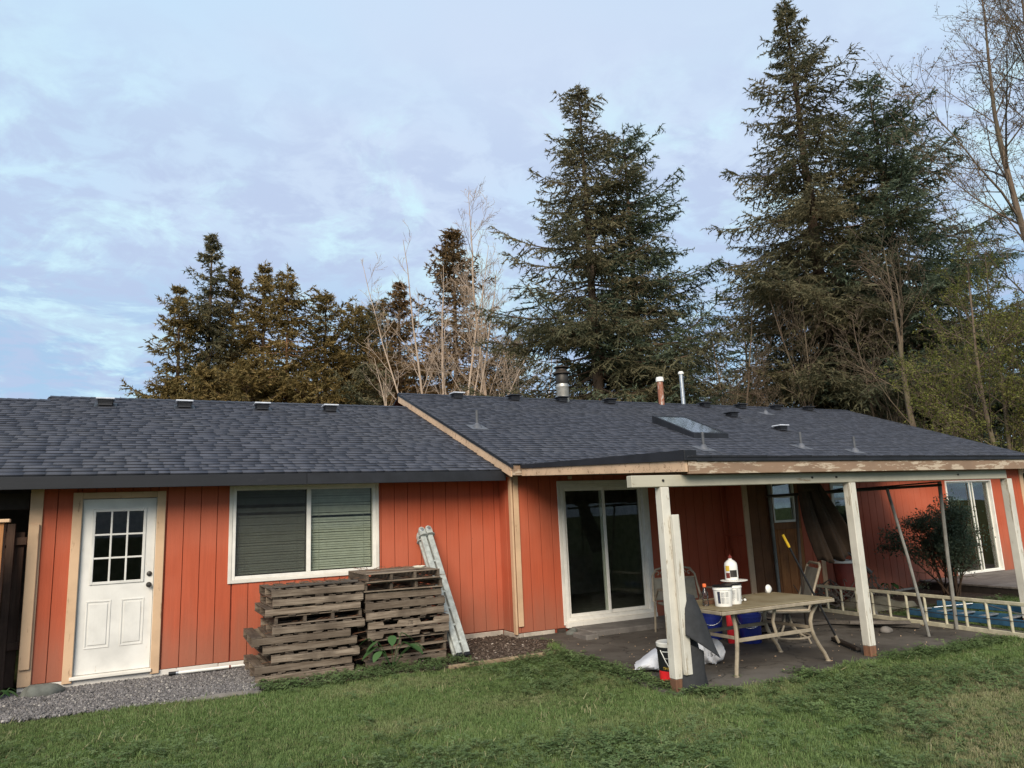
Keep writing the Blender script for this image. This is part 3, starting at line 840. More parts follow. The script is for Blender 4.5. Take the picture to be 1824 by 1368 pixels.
# ------------------------------------------------------------------ ground
def ground_z(x, y): return 0.0
def ground_mat():
    t = NT('lawn_soil')
    v = t.coords('world', (1, 1, 1))
    a = t.noise(v, 1.1, 6, .65); b = t.noise(v, 14, 5, .7); c = t.noise(v, 60, 4, .7)
    c1 = t.mix(t.ramp(b, .35, .65), (.035, .055, .016), (.075, .095, .030))
    c2 = t.mix(t.math('MULTIPLY', t.ramp(a, .55, .72), .7), c1, (.15, .125, .06))
    c3 = t.mix(t.math('MULTIPLY', t.ramp(c, .5, .75), .35), c2, (.05, .04, .025))
    t.bump(t.math('ADD', b, c), 1.0, .03)
    return t.done(c3, .95, 0, .1)
S = lambda o: kind(o, 'structure')
g = MB(); g.add([(-900, -900, -.015), (900, -900, -.015), (900, 900, -.015), (-900, 900, -.015)], [(0, 1, 2, 3)])
S(g.build('lawn', ground_mat(), None, (0, 0, -.015)))
def flat(name, poly, z, mat, thick=.08, jit=.02, sub=10):
    """a sheet with an uneven outline and a little thickness"""
    pts = []
    for i in range(len(poly)):
        a, b = np.array(poly[i], float), np.array(poly[(i + 1) % len(poly)], float)
        for k in range(sub):
            p = a + (b - a) * k / sub
            if k: p = p + rng.normal(0, jit, 2)
            pts.append(tuple(p))
    m = MB(); m.prism(pts, 'z', z - thick, z)
    return m.build(name, mat, None, (poly[0][0], poly[0][1], z))
def dirty_concrete():
    t = NT('patio_concrete'); v = t.coords('world', (1, 1, 1))
    a = t.noise(v, .9, 6, .6, .4); b = t.noise(v, 30, 5, .7); d = t.noise(v, 5, 6, .65)
    c = t.mix(t.ramp(a, .35, .68), (.062, .053, .044), (.125, .110, .093))
    c = t.mix(t.math('MULTIPLY', t.ramp(d, .52, .7), .6), c, (.045, .036, .028))
    vo = t.new('ShaderNodeTexVoronoi', feature='DISTANCE_TO_EDGE'); vo.inputs['Scale'].default_value = .55
    wv = t.new('ShaderNodeVectorMath', operation='ADD')
    nn = t.new('ShaderNodeTexNoise'); nn.inputs['Scale'].default_value = 2.2; nn.inputs['Detail'].default_value = 6; t.l.new(v, nn.inputs['Vector'])
    t.l.new(v, wv.inputs[0]); t.l.new(nn.outputs['Color'], wv.inputs[1]); t.l.new(wv.outputs[0], vo.inputs['Vector'])
    cr_ = t.ramp(vo.outputs['Distance'], .0, .010)
    c = t.mix(cr_, (.035, .03, .025), c)
    t.bump(t.math('ADD', t.math('MULTIPLY', b, .3), cr_), .5, .008)
    return t.done(c, .88, 0, .25)
SLAB = [(5.02, 10.1), (5.35, 9.65), (4.98, 8.6), (4.80, 7.4), (4.62, 6.5), (4.66, 5.98), (5.6, 5.84), (6.5, 5.9), (7.4, 6.0), (8.6, 5.98), (10.3, 5.92), (10.5, 7.2), (10.6, 10.1)]
S(flat('patio', SLAB, .018, dirty_concrete(), .12, .025))
BARK = [(3.3, 8.75), (4.85, 8.70), (4.95, 9.2), (5.3, 9.6), (5.05, 10.1), (5.0, 10.6), (1.2, 10.6), (1.15, 9.1)]
t = NT('bark_dust'); v = t.coords('world'); a = t.noise(v, 40, 6, .75); b = t.noise(v, 6, 4)
t.bump(a, 1.0, .02)
S(flat('bark_bed', BARK, .004, t.done(t.mix(t.ramp(t.math('ADD', t.math('MULTIPLY', a, .7), t.math('MULTIPLY', b, .3)), .35, .65), (.035, .026, .02), (.125, .09, .068)), .95, 0, .1), .05, .03))
GRAV = [(-3.2, 9.3), (-1.9, 9.2), (-1.15, 9.08), (.1, 8.98), (1.12, 8.86), (1.32, 9.3), (1.35, 10.6), (-3.2, 10.6)]
t = NT('gravel_bed'); v = t.coords('world'); a = t.noise(v, 55, 5, .75)
t.bump(a, 1.0, .02)
S(flat('gravel_bed', GRAV, .006, t.done(t.mix(t.ramp(a, .35, .65), (.04, .038, .036), (.15, .145, .14)), .95, 0, .1), .06, .03))
S(flat('garden_bed', [(11.3, 8.3), (13.9, 8.2), (14.1, 10.1), (10.62, 10.1), (10.62, 8.4)], .006, bpy.data.materials['bark_dust'], .05, .05))
# concrete step below the glazed door
st = MB(); st.box(5.86, 7.75, 9.42, 10.07, -.05, .092, .012)
o = st.build('step', M['brick'], None, (6.8, 9.7, 0)); S(o)
st = MB(); st.box(5.64, 5.85, 9.24, 9.62, -.05, .085, .012); S(st.build('step', M['brick'], None, (5.7, 9.4, 0)))
# edging
e = MB().bar((3.35, 8.72, .012), (4.9, 8.705, .018), .055, .05, .006)
tag(e.build('edging_board', wood('edging_wood', 'x', (.25, .18, .11), (.36, .28, .18), (.2, .14, .09)), None, (4.1, 8.71, 0)), 'thin weathered wooden edging board between the bark bed and the lawn', 'edging board')
e = MB(); e.smooth = True; e.tube([(.45, 8.93, -.005), (.8, 8.89, .005), (1.1, 8.83, .01), (1.2, 8.86, 0)], [.03, .034, .034, .02], 8)
tag(e.build('edging_strip', M['brick'], None, (.8, 8.9, 0)), 'pale curved edging strip at the right end of the gravel', 'edging strip')

# deck on the far right
dk = thing('deck', 'low grey wooden deck in front of the far right sliding door', 'deck', (15.5, 9.2, 0))
dk_edge = [(14.10, 10.05), (13.86, 7.6)]
for i in range(17):
    y = 7.62 + i * .145
    xl = 13.86 + (y - 7.6) * .098
    if y + .138 > 10.09: break
    MB().box(xl, 18.4, y, y + .138, .128, .165 + rng.uniform(-.003, .003), .005).build('deck_board', M['deck'], dk)
MB().prism([(13.88, 7.63), (14.11, 10.05), (14.14, 10.05), (13.92, 7.63)], 'z', -.02, .125).build('rim_joist', M['darkint'], dk)
MB().box(13.92, 18.4, 7.63, 7.67, -.02, .125).build('rim_joist', M['darkint'], dk)

# left fence
fe = thing('fence', 'dark brown board gate with two rails beside the left corner of the house', 'fence', (-1.9, 10.78, 0))
for i in range(7):
    x = -1.33 - i * .148
    MB().box(x - .143, x, 10.80, 10.82, .05, 1.84 + rng.uniform(-.01, .02), .004).build('board', M['fencewood'], fe)
for z in (.52, 1.74): MB().box(-2.5, -1.30, 10.75, 10.798, z - .045, z + .045, .004).build('rail', M['fencewood'], fe)
MB().box(-1.50, -1.42, 10.70, 10.748, .0, 1.95, .004).build('gate_stile', M['fencewood'], fe)
fo = thing('fence', 'orange cedar fence with a flat cap at the left edge of the photo', 'fence', (-2.2, 10.1, 0))
for i in range(9):
    x = -1.45 - i * .15
    MB().box(x - .145, x, 10.1, 10.12, .03, 1.955, .004).build('board', M['cedar'], fo)
MB().box(-3.0, -1.395, 10.06, 10.16, 1.957, 1.995, .005).build('cap', M['beige'], fo)
MB().box(-1.53, -1.44, 10.122, 10.21, 0, 1.95, .005).build('post', M['fencewood'], fo)

# boulder at the corner
def rock(name, c, s, mat, seed):
    import bmesh
    bm = bmesh.new(); bmesh.ops.create_icosphere(bm, subdivisions=3, radius=1)
    r = np.random.default_rng(seed); k = r.normal(0, 1, (7, 3)); ph = r.uniform(0, 6, 7)
    for v in bm.verts:
        d = sum(.06 * math.sin(float(k[i] @ np.array(v.co)) * 2.2 + ph[i]) for i in range(7))
        v.co *= 1 + d
        v.co = Vector((v.co.x * s[0], v.co.y * s[1], max(v.co.z * s[2], -.3 * s[2])))
    me = bpy.data.meshes.new(name); bm.to_mesh(me); bm.free(); me.materials.append(mat); me.shade_smooth()
    o = link(bpy.data.objects.new(name, me)); o.location = c
    return o
tag(rock('boulder', (-1.0, 10.32, .02), (.22, .15, .10), M['stonegrey'], 3), 'grey mossy boulder at the foot of the left corner board', 'boulder')
tag(rock('boulder', (5.76, 9.86, .03), (.09, .08, .07), M['stonegrey'], 8), 'small rough stone beside the crawl vent left of the glazed door', 'boulder')

# ------------------------------------------------------------------ pallets
def make_pallet(name, variant, seed):
    """local frame: x along the front, y to the back, origin front-left-bottom"""
    r = np.random.default_rng(seed)
    t = link(bpy.data.objects.new(name, None)); t.empty_display_size = .1
    WL[t] = Vector((0, 0, 0))
    Lx, Ly, H = 1.16, 1.0, .104
    dt = .014
    hs = H - 2 * dt - .002
    def pc(b, nm, m): b.build(nm, M[m], t)
    if variant in ('stringer', 'notch', 'notchup'):
        for i, y in enumerate((.0, .48, .95)):
            b = MB(); a, c = r.uniform(-.006, .006, 2)
            z0, z1 = dt + .001, dt + .001 + hs
            if variant == 'stringer':
                b.box(0, Lx, y, y + .042, z0, z1, .004)
            else:
                n0, n1, n2, n3, d = .20, .43, .72, .95, .045
                poly = [(0, z0), (n0, z0), (n0 + .02, z0 + d), (n1 - .02, z0 + d), (n1, z0), (n2, z0), (n2 + .02, z0 + d), (n3 - .02, z0 + d), (n3, z0), (Lx, z0), (Lx, z1), (0, z1)]
                if variant == 'notchup': poly = [(x, z0 + z1 - z) for x, z in poly][::-1]
                b.prism(poly, 'y', y, y + .042)
            pc(b, 'stringer', 'pwx')
        tops = np.linspace(.0, Lx - .10, 7); bots = np.linspace(.0, Lx - .10, 5)
        for x in tops:
            w = r.uniform(.085, .12); b = MB(); b.box(x, x + w, .004 + r.uniform(-.008, .012), Ly + r.uniform(-.02, .02), H - dt, H + r.uniform(-.003, .001), .003); pc(b, 'deck_board', 'pwy')
        for x in bots:
            w = r.uniform(.085, .11); b = MB(); b.box(x, x + w, .006 + r.uniform(-.008, .012), Ly + r.uniform(-.02, .02), 0, dt, .003); pc(b, 'deck_board', 'pwy')
    else:   # the open end: stringer ends and the long edge of the deck boards
        for x in (.0, .37, .74, 1.118):
            b = MB(); b.box(x, x + .042, r.uniform(0, .02), Ly, dt + .001, dt + .001 + hs, .004); pc(b, 'stringer', 'pwy')
        for y in np.linspace(0, Ly - .1, 7):
            b = MB(); b.box(r.uniform(-.02, .01), Lx + r.uniform(-.015, .015), y, y + r.uniform(.08, .11), H - dt, H + r.uniform(-.002, .001), .003); pc(b, 'deck_board', 'pwx')
        for y in np.linspace(0, Ly - .1, 4):
            b = MB(); b.box(r.uniform(-.02, .01), Lx + r.uniform(-.015, .015), y, y + r.uniform(.08, .1), 0, dt, .003); pc(b, 'deck_board', 'pwx')
    return t
protos = {}
def pallet(stack_, level, variant, x0, x1, y, z, label, seed, rot=0.0):
    key = (variant, seed % 3)
    if key not in protos:
        t = make_pallet('pallet', variant, seed); protos[key] = t
    else: t = copy_tree(protos[key])
    t.location = (x0, y, z); t.rotation_euler = (R_(rng.uniform(-.5, .5)), R_(rng.uniform(-.5, .5)), R_(rot))
    s = (x1 - x0) / 1.16
    t.scale = (s, 1, 1)
    t['label'] = label; t['category'] = 'pallet'; t['group'] = stack_
    return t
PXW = .0078
lefts = [484, 486, 476, 490, 486, 457, 473, 485, 462, 463]
rights = [650, 648, 644, 647, 650, 627, 638, 641, 630, 632]
words = ['topmost', 'second from the top', 'third from the top', 'fourth from the top', 'fifth from the top', 'sixth from the top', 'seventh from the top', 'eighth from the top', 'second from the ground', 'bottom one']
lv = ['stringer', 'stringer', 'stringer', 'open', 'stringer', 'stringer', 'stringer', 'stringer', 'stringer', 'stringer']
notes = {3: 'open-ended pallet with dark gaps', 5: 'pallet with a knotted end board', 8: 'pallet with a charred dark left end', 0: 'weathered pallet under a loose grey board'}
for i in range(10):
    z = -.012 + (9 - i) * .1058
    x0 = 1.36 + (lefts[i] - 484) * PXW; x1 = 2.48 + (rights[i] - 650) * PXW
    pallet('pallets in the left stack', i, lv[i], x0, x1, 9.30 + rng.uniform(-.03, .03), z,
           '%s, %s of the shorter left stack' % (notes.get(i, 'grey weathered pallet'), words[i]), 100 + i, rng.uniform(-1.2, 1.2))
rl = [652, 651, 653, 652, 653, 657, 655, 668, 660, 652]; rr_ = [786, 793, 793, 796, 795, 804, 802, 801, 799, 797]
rv = ['open', 'open', 'stringer', 'stringer', 'stringer', 'notchup', 'notch', 'open', 'open', 'notch']
rn = {0: 'flat-topped pallet carrying a pale scrap', 1: 'open-ended pallet with dark gaps', 5: 'pallet with notches facing up', 6: 'stamped pallet with notches facing down', 9: 'notched pallet half hidden by broad leaves'}
zt = -.012
zs = []
for i in range(9, -1, -1):
    zs.append(zt); zt += .1165 if i > 1 else .114
zs = zs[::-1]
rp_ = []
for i in range(10):
    x0 = 2.49 + (rl[i] - 652) * PXW; x1 = 3.53 + (rr_[i] - 795) * PXW
    yy = 9.30 + rng.uniform(-.025, .025) - (.04 if i == 0 else 0)
    t = pallet('pallets in the right stack', i, rv[i], x0, x1, yy, zs[i],
           '%s, %s of the taller right stack' % (rn.get(i, 'brown weathered pallet'), words[i]), 200 + i, rng.uniform(-1.0, 1.0))
    t.scale = (t.scale.x, 1, 1.09)
    rp_.append(t)
# burnt stamps on two notched stringers
def text(name, body, size, mat, parent, loc, rot, sx=1.0):
    c = bpy.data.curves.new(name, 'FONT'); c.body = body; c.size = size; c.align_x = 'CENTER'; c.extrude = .0006; c.resolution_u = 2
    c.materials.append(mat)
    tmp = bpy.data.objects.new(name, c); col.objects.link(tmp)
    dg = bpy.context.evaluated_depsgraph_get()
    me = bpy.data.meshes.new_from_object(tmp.evaluated_get(dg))
    bpy.data.objects.remove(tmp)
    o = link(bpy.data.objects.new(name, me)); o.parent = parent
    o.location = Vector(loc) - (WL.get(parent, Vector((0, 0, 0))) if parent else Vector((0, 0, 0))); o.rotation_euler = rot; o.scale = (sx, 1, 1)
    return o
for i in (5, 6):
    text('stamp', '19728', .028, M['stamp'], rp_[i], (.585, -.004, .057), (R_(90), 0, 0))
    text('stamp', 'D 1978', .024, M['stamp'], rp_[i], (.585, -.004, .031), (R_(90), 0, 0))
# loose board lying on the left stack and scrap on the right one
b = MB().bar((1.40, 9.42, 1.064), (2.42, 9.46, 1.064), .14, .022, .004)
tag(b.build('loose_board', M['scrap'], None, (1.9, 9.44, 1.05)), 'loose grey board lying on top of the left pallet stack', 'board')
m = MB(); m.smooth = True
m.lathe((3.22, 9.36, 1.158), [(.0, .012), (.045, .010), (.075, .018), (.085, .035), (.080, .040), (.06, .022), (0, .02)], 14)
tag(m.build('foam_ring', simple('pale_foam', (.66, .62, .50), .8), None, (3.22, 9.36, 1.158)), 'pale crumpled ring of scrap on top of the right pallet stack', 'scrap')
twigs = MB()
for i in range(46):
    x, y = rng.uniform(1.4, 2.5), rng.uniform(9.35, 9.9); a = rng.uniform(0, 6.28); l = rng.uniform(.06, .2)
    z = 1.07 + rng.uniform(0, .02)
    twigs.bar((x, y, z), (x + l * math.cos(a), y + l * math.sin(a), z + rng.uniform(-.005, .03)), .004, .004)
for i in range(40):
    x, y = rng.uniform(2.55, 3.4), rng.uniform(9.32, 10.1); a = rng.uniform(0, 6.28); l = rng.uniform(.05, .16)
    z = 1.172
    twigs.bar((x, y, z), (x + l * math.cos(a), y + l * math.sin(a), z + rng.uniform(0, .03)), .004, .004)
for lev in range(20):
    for i in range(14):
        if lev < 10: x, z = rng.uniform(1.25, 2.45), -.012 + lev * .1058 + .02
        else: x, z = rng.uniform(2.55, 3.5), zs[lev - 10] + .022
        y = rng.uniform(9.33, 9.5); a = rng.uniform(-.5, .5); l = rng.uniform(.04, .14)
        twigs.bar((x, y, z), (x + l, y + l * a, z + rng.uniform(0, .03)), .005, .005)
kind(twigs.build('leaf_litter', M['oldpost'], None, (2.4, 9.6, 1.1)), 'stuff')

# ------------------------------------------------------------------ folded ladder against the wall
ld = thing('folding_ladder', 'grey folded multi-joint ladder leaning on the wall behind the right pallet stack', 'ladder', (3.76, 9.25, 0))
foot, top = Vector((3.76, 9.22, .03)), Vector((3.72, 10.44, 1.56))
ax = (top - foot).normalized(); nrm = Vector((0, -ax.z, ax.y)).normalized()
for k, (dx, dn, ln) in enumerate(((-.062, 0, 0), (.048, 0, .02), (-.075, -.085, -.03), (.036, -.085, -.01))):
    off = Vector((dx, 0, 0)) + nrm * dn
    a, b = foot + off, top + off + ax * ln
    if k < 2:
        m = MB(); m.bar(a, b, .082, .05, .008, nrm); m.build('rail', M['alu'], ld)
    else:
        m = MB(); m.bar(a, b, .075, .045, .008, nrm); m.build('rail', M['alu'], ld)
    MB().bar(a - ax * .012, a + ax * .05, .09, .058, .012, nrm).build('foot', M['plblack'], ld)
    hg = MB(); hg.smooth = True
    c = b + ax * .03
    Mh = Matrix(((1, nrm.x, ax.x), (0, nrm.y, ax.y), (0, nrm.z, ax.z))).to_4x4()
    pts = [(-.045, -.04), (.045, -.04), (.05, .05), (.036, .095), (0, .112), (-.036, .095), (-.05, .05)]
    hg.prism([(u, w) for u, w in pts], 'y', -.02, .034)
    hg.v = [tuple(c + (Mh @ Vector(p))) for p in hg.v]; hg.smooth = False
    hh = hg.build('hinge', M['alu'], ld)
    kb = MB(); kb.smooth = True
    kb.lathe((0, 0, 0), [(.0, .05), (.022, .048), (.024, .036), (.03, .034)], 12, Matrix.Rotation(R_(-90), 4, 'X'))
    kb.v = [tuple(c + ax * .06 + (Mh @ Vector((p[0], p[1], p[2])))) for p in kb.v]; kb.build('lock_knob', M['metal'], hh)
    fl_ = MB(); fl_.lathe((0, 0, 0), [(0, -.006), (.07, -.006), (.074, .0), (.07, .007), (0, .007)], 16)
    fl_.v = [tuple(c - ax * .05 + (Mh @ Vector((p[0], p[1] + .01, p[2])))) for p in fl_.v]; fl_.build('hinge_flange', M['alu'], hh)
for i in range(6):
    for dn in (0.0, -.085):
        p = foot + ax * (.2 + i * .26) + nrm * dn
        MB().bar(p + Vector((-.06, 0, 0)), p + Vector((.05, 0, 0)), .03, .03, .006, nrm).build('rung', M['alu'], ld)

# white extension pole by the foundation
ep = thing('extension_pole', 'white paint-roller pole with dark grips lying along the foundation by the gravel', 'pole', (.7, 10.35, .03))
a, b = Vector((.30, 10.44, .05)), Vector((1.22, 10.42, .052))
for nm, s0, s1, r, mt in (('tube', .14, .78, .020, 'plastic_white'), ('grip', .02, .11, .022, 'plblack'), ('collar', .11, .14, .024, 'metal'), ('tube', .78, 1.0, .014, 'plastic_white'), ('collar', .77, .80, .019, 'redpot')):
    m = MB(); m.smooth = True; m.tube([a.lerp(b, s0), a.lerp(b, s1)], r, 10); m.build(nm, M[mt], ep)
m = MB(); m.smooth = True; m.tube([Vector((.72, 10.43, .03)), Vector((.95, 10.42, .03))], .012, 8)
tag(m.build('tube_scrap', M['darkmetal'], None, (.8, 10.42, .03)), 'short dark tube lying between the white pole and the foundation', 'tube')

# ------------------------------------------------------------------ things on the patio
tb = thing('patio_table', 'rectangular tan patio table with curved metal legs under the lean-to roof', 'table', (6.2, 6.6, .018))
TX0, TX1, TY0, TY1, TZ = 5.40, 7.03, 6.12, 7.06, .715
m = MB(); m.box(TX0, TX1, TY0, TY1, TZ - .012, TZ, .006)
t_ = NT('mossy_tabletop'); v = t_.coords('world'); n1 = t_.noise(v, 2.2, 6, .6); n2 = t_.noise(v, 60, 4, .7)
t_.bump(n2, .3, .003)
M['tabletop'] = t_.done(t_.mix(t_.ramp(n1, .35, .65), (.165, .125, .065), (.24, .20, .125)), .8, 0, .3)
m.build('tabletop', M['tabletop'], tb)
m = MB()
m.box(TX0 - .012, TX1 + .012, TY0 - .012, TY0 + .02, TZ - .05, TZ - .012, .006); m.box(TX0 - .012, TX1 + .012, TY1 - .02, TY1 + .012, TZ - .05, TZ - .012, .006)
m.box(TX0 - .012, TX0 + .02, TY0 + .021, TY1 - .021, TZ - .05, TZ - .0125, .006); m.box(TX1 - .02, TX1 + .012, TY0 + .021, TY1 - .021, TZ - .05, TZ - .0125, .006)
m.build('table_rim', M['tan'], tb)
def leg_path(x, y, sx):
    pts = [(0, .66), (.03, .63), (-.05, .55), (-.085, .47), (-.08, .38), (-.05, .30), (.01, .20), (.08, .11), (.125, .02)]
    out = []
    for u, z in pts: out.append((x + sx * (u + .06), y, z))
    return out
for sx, xb in ((-1, TX0 + .26), (1, TX1 - .24)):
    for y in (TY0 + .12, TY1 - .12):
        P = leg_path(xb, y, sx if sx > 0 else -.25)
        m = MB()
        for i in range(len(P) - 1): pass
        m.smooth = True; m.tube(P, [.022] * len(P), 8); lg = m.build('leg', M['tan'], tb)
        c = MB(); c.smooth = True; c.lathe((P[-1][0], P[-1][1], .018), [(0, .0), (.03, 0), (.028, .012), (0, .014)], 12); c.build('foot', M['tan'], lg)
    m = MB(); xs = xb + (sx if sx > 0 else -.25) * (-.02); m.bar((xs, TY0 + .12, .40), (xs, TY1 - .12, .40), .025, .035, .004); m.build('cross_bar', M['tan'], tb)
m = MB(); m.bar((TX0 + .27, 6.24, .375), (TX1 - .26, 6.24, .375), .022, .04, .004); m.build('stretcher', M['tan'], tb)
m = MB(); m.bar((TX0 + .27, 6.94, .375), (TX1 - .26, 6.94, .375), .022, .04, .004); m.build('stretcher', M['tan'], tb)
for y in (6.24, 6.94): MB().bar((TX0 + .3, y, .655), (TX1 - .3, y, .655), .03, .03, .004).build('apron', M['tan'], tb)
m = MB(); m.smooth = True; m.tube([(6.25, 6.24, .66), (6.2, 6.24, .52), (6.24, 6.24, .36)], .018, 8); m.build('brace', M['tan'], tb)

# joint-compound tubs
def tub(x, y, z, r, h, label, rz, dark):
    t = thing('white_tub', label, 'bucket', (x, y, z), 'white tubs on the patio table')
    m = MB(); m.smooth = True
    m.lathe((x, y, z), [(0, 0), (r * .84, 0), (r * .86, .006), (r * .96, h * .80), (r * 1.02, h * .81), (r * 1.02, h * .86), (r * .98, h * .87), (r, h * .96), (0, h * .96)], 28)
    m.build('tub', M['plastic_white'], t)
    m = MB(); m.smooth = True
    m.lathe((x, y, z), [(r * .9, h * .955), (r * 1.06, h * .955), (r * 1.07, h * 1.0), (r * 1.0, h * 1.02), (0, h * 1.015)], 28)
    m.build('lid', M['plblack'], t)
    # printed label: curved patches following the wall
    def patch(nm, a0, a1, z0, z1, mat, e=.002):
        b = MB(); k = 8; vs = []
        for i in range(k + 1):
            a = a0 + (a1 - a0) * i / k
            for zz in (z0, z1):
                rr = r * (.86 + .10 * zz / (h * .80)) + e
                vs.append((x + rr * math.cos(a), y + rr * math.sin(a), z + zz))
        b.add(vs, [(2 * i, 2 * i + 2, 2 * i + 3, 2 * i + 1) for i in range(k)]); b.smooth = True
        return b.build(nm, M[mat], t)
    if dark:
        patch('label_stripe', rz - .62, rz - .30, h * .16, h * .74, 'label_dark')
        patch('label_block', rz - .22, rz + .22, h * .48, h * .72, 'label_grey'); patch('label_block', rz + .28, rz + .62, h * .48, h * .72, 'label_grey')
        patch('label_block', rz - .22, rz + .22, h * .16, h * .44, 'label_grey'); patch('label_block', rz + .28, rz + .62, h * .16, h * .44, 'label_grey')
    else:
        patch('label_block', rz - .15, rz + .35, h * .3, h * .72, 'label_grey'); patch('label_block', rz + .45, rz + .72, h * .16, h * .76, 'label_grey')
        for q in range(5): patch('label_stripe', rz - .5, rz - .26, h * (.24 + q * .1), h * (.27 + q * .1), 'ink')
    for q in range(9):
        a0 = rz - .19 if dark else rz - .12
        patch('print_line', a0, a0 + rng.uniform(.2, .38), h * (.19 + q * .058), h * (.2 + q * .058), 'ink', .0035)
    return t
fc = math.atan2(-6.3, -5.6)
tub(5.69, 6.42, TZ, .105, .215, 'white tub with a dark label stripe and black lid, left one on the patio table', fc, True)
tub(5.90, 6.50, TZ, .103, .215, 'white tub with grey printed label and black lid, right one on the patio table', fc, False)
# clear bottle with an orange cap
bt = thing('bottle', 'clear plastic bottle with an orange cap on the left end of the table', 'bottle', (5.56, 6.56, TZ))
m = MB(); m.smooth = True; m.lathe((5.56, 6.56, TZ), [(0, .0), (.034, .002), (.036, .02), (.032, .07), (.036, .10), (.034, .14), (.018, .18), (.015, .2), (.015, .205)], 16); m.build('body', M['clearpl'], bt)
m = MB(); m.smooth = True; m.lathe((5.56, 6.56, TZ + .2), [(.0, 0), (.019, 0), (.022, .012), (.019, .036), (0, .038)], 14); m.build('cap', M['orange'], bt)
m = MB(); m.box(5.63, 5.80, 6.62, 6.70, TZ, TZ + .04, .004); tag(m.build('wood_block', M['oldpost'], None, (5.7, 6.66, TZ)), 'dark brown wood block between the bottle and the tubs', 'wood block')
# white jug on a small pedestal stand behind the tubs
ps = thing('pedestal_stand', 'thin round stand on a flared grey foot behind the white tubs', 'stand', (6.27, 6.86, TZ))
jx, jy = 6.27, 6.86
m = MB(); m.smooth = True; m.lathe((jx, jy, TZ), [(0, .0), (.075, 0), (.07, .02), (.04, .06), (.022, .12), (.02, .19), (.03, .2), (0, .2)], 18); m.build('foot', M['metal'], ps)
m = MB(); m.smooth = True; m.lathe((jx, jy, TZ + .2), [(0, 0), (.155, 0), (.157, .004), (.155, .008), (0, .008)], 28); m.build('plate', M['plastic_white'], ps)
jg = thing('jug', 'white plastic jug with a dark label standing on the thin round stand', 'bottle', (jx - .03, jy, TZ + .208))
m = MB(); m.smooth = True; m.lathe((jx - .03, jy, TZ + .208), [(0, 0), (.072, .002), (.076, .012), (.076, .17), (.07, .2), (.045, .225), (.022, .24), (.02, .255)], 20); m.build('body', M['plastic_white'], jg)
m = MB(); m.smooth = True; m.lathe((jx - .03, jy, TZ + .46), [(0, 0), (.023, 0), (.023, .022), (.012, .03), (0, .05)], 14); m.build('cap', M['redpot'], jg)
def curved(t, cx, cy, z, r, a0, a1, z0, z1, nm, mat):
    b = MB(); b.smooth = True; k = 8
    vs = [(cx + r * math.cos(a0 + (a1 - a0) * i / k), cy + r * math.sin(a0 + (a1 - a0) * i / k), z + zz) for i in range(k + 1) for zz in (z0, z1)]
    b.add(vs, [(2 * i, 2 * i + 2, 2 * i + 3, 2 * i + 1) for i in range(k)]); return b.build(nm, M[mat], t)
curved(jg, jx - .03, jy, TZ + .208, .0785, fc - .2, fc + .9, .04, .12, 'label', 'darkmetal')
curved(jg, jx - .03, jy, TZ + .208, .0785, fc - .9, fc - .25, .11, .17, 'label', 'gold')
curved(jg, jx - .03, jy, TZ + .208, .0785, fc - .9, fc - .25, .03, .09, 'label', 'redpot')
# small tools and a crumpled white cloth
tl = thing('putty_knife', 'pair of small dark tools lying right of the tubs on the table', 'tool', (6.12, 6.58, TZ))
for dx in (0, .06):
    m = MB(); m.smooth = True; m.tube([(6.06 + dx, 6.56, TZ + .015), (6.16 + dx, 6.66, TZ + .015)], .014, 8); m.build('handle', M['plblack'], tl)
    m = MB(); m.smooth = True; m.lathe((6.06 + dx, 6.55, TZ + .018), [(0, -.016), (.014, -.01), (.017, .0), (.014, .01), (0, .016)], 10); m.build('tip', M['plastic_white'], tl)
cl = rock('plastic_cup', (7.0 - .08, 6.98, TZ + .035), (.060, .030, .070), M['plastic_white'], 21); cl.rotation_euler = (0, R_(-25), .4)
tag(cl, 'crumpled white plastic cup lying at the back edge of the table', 'cup')

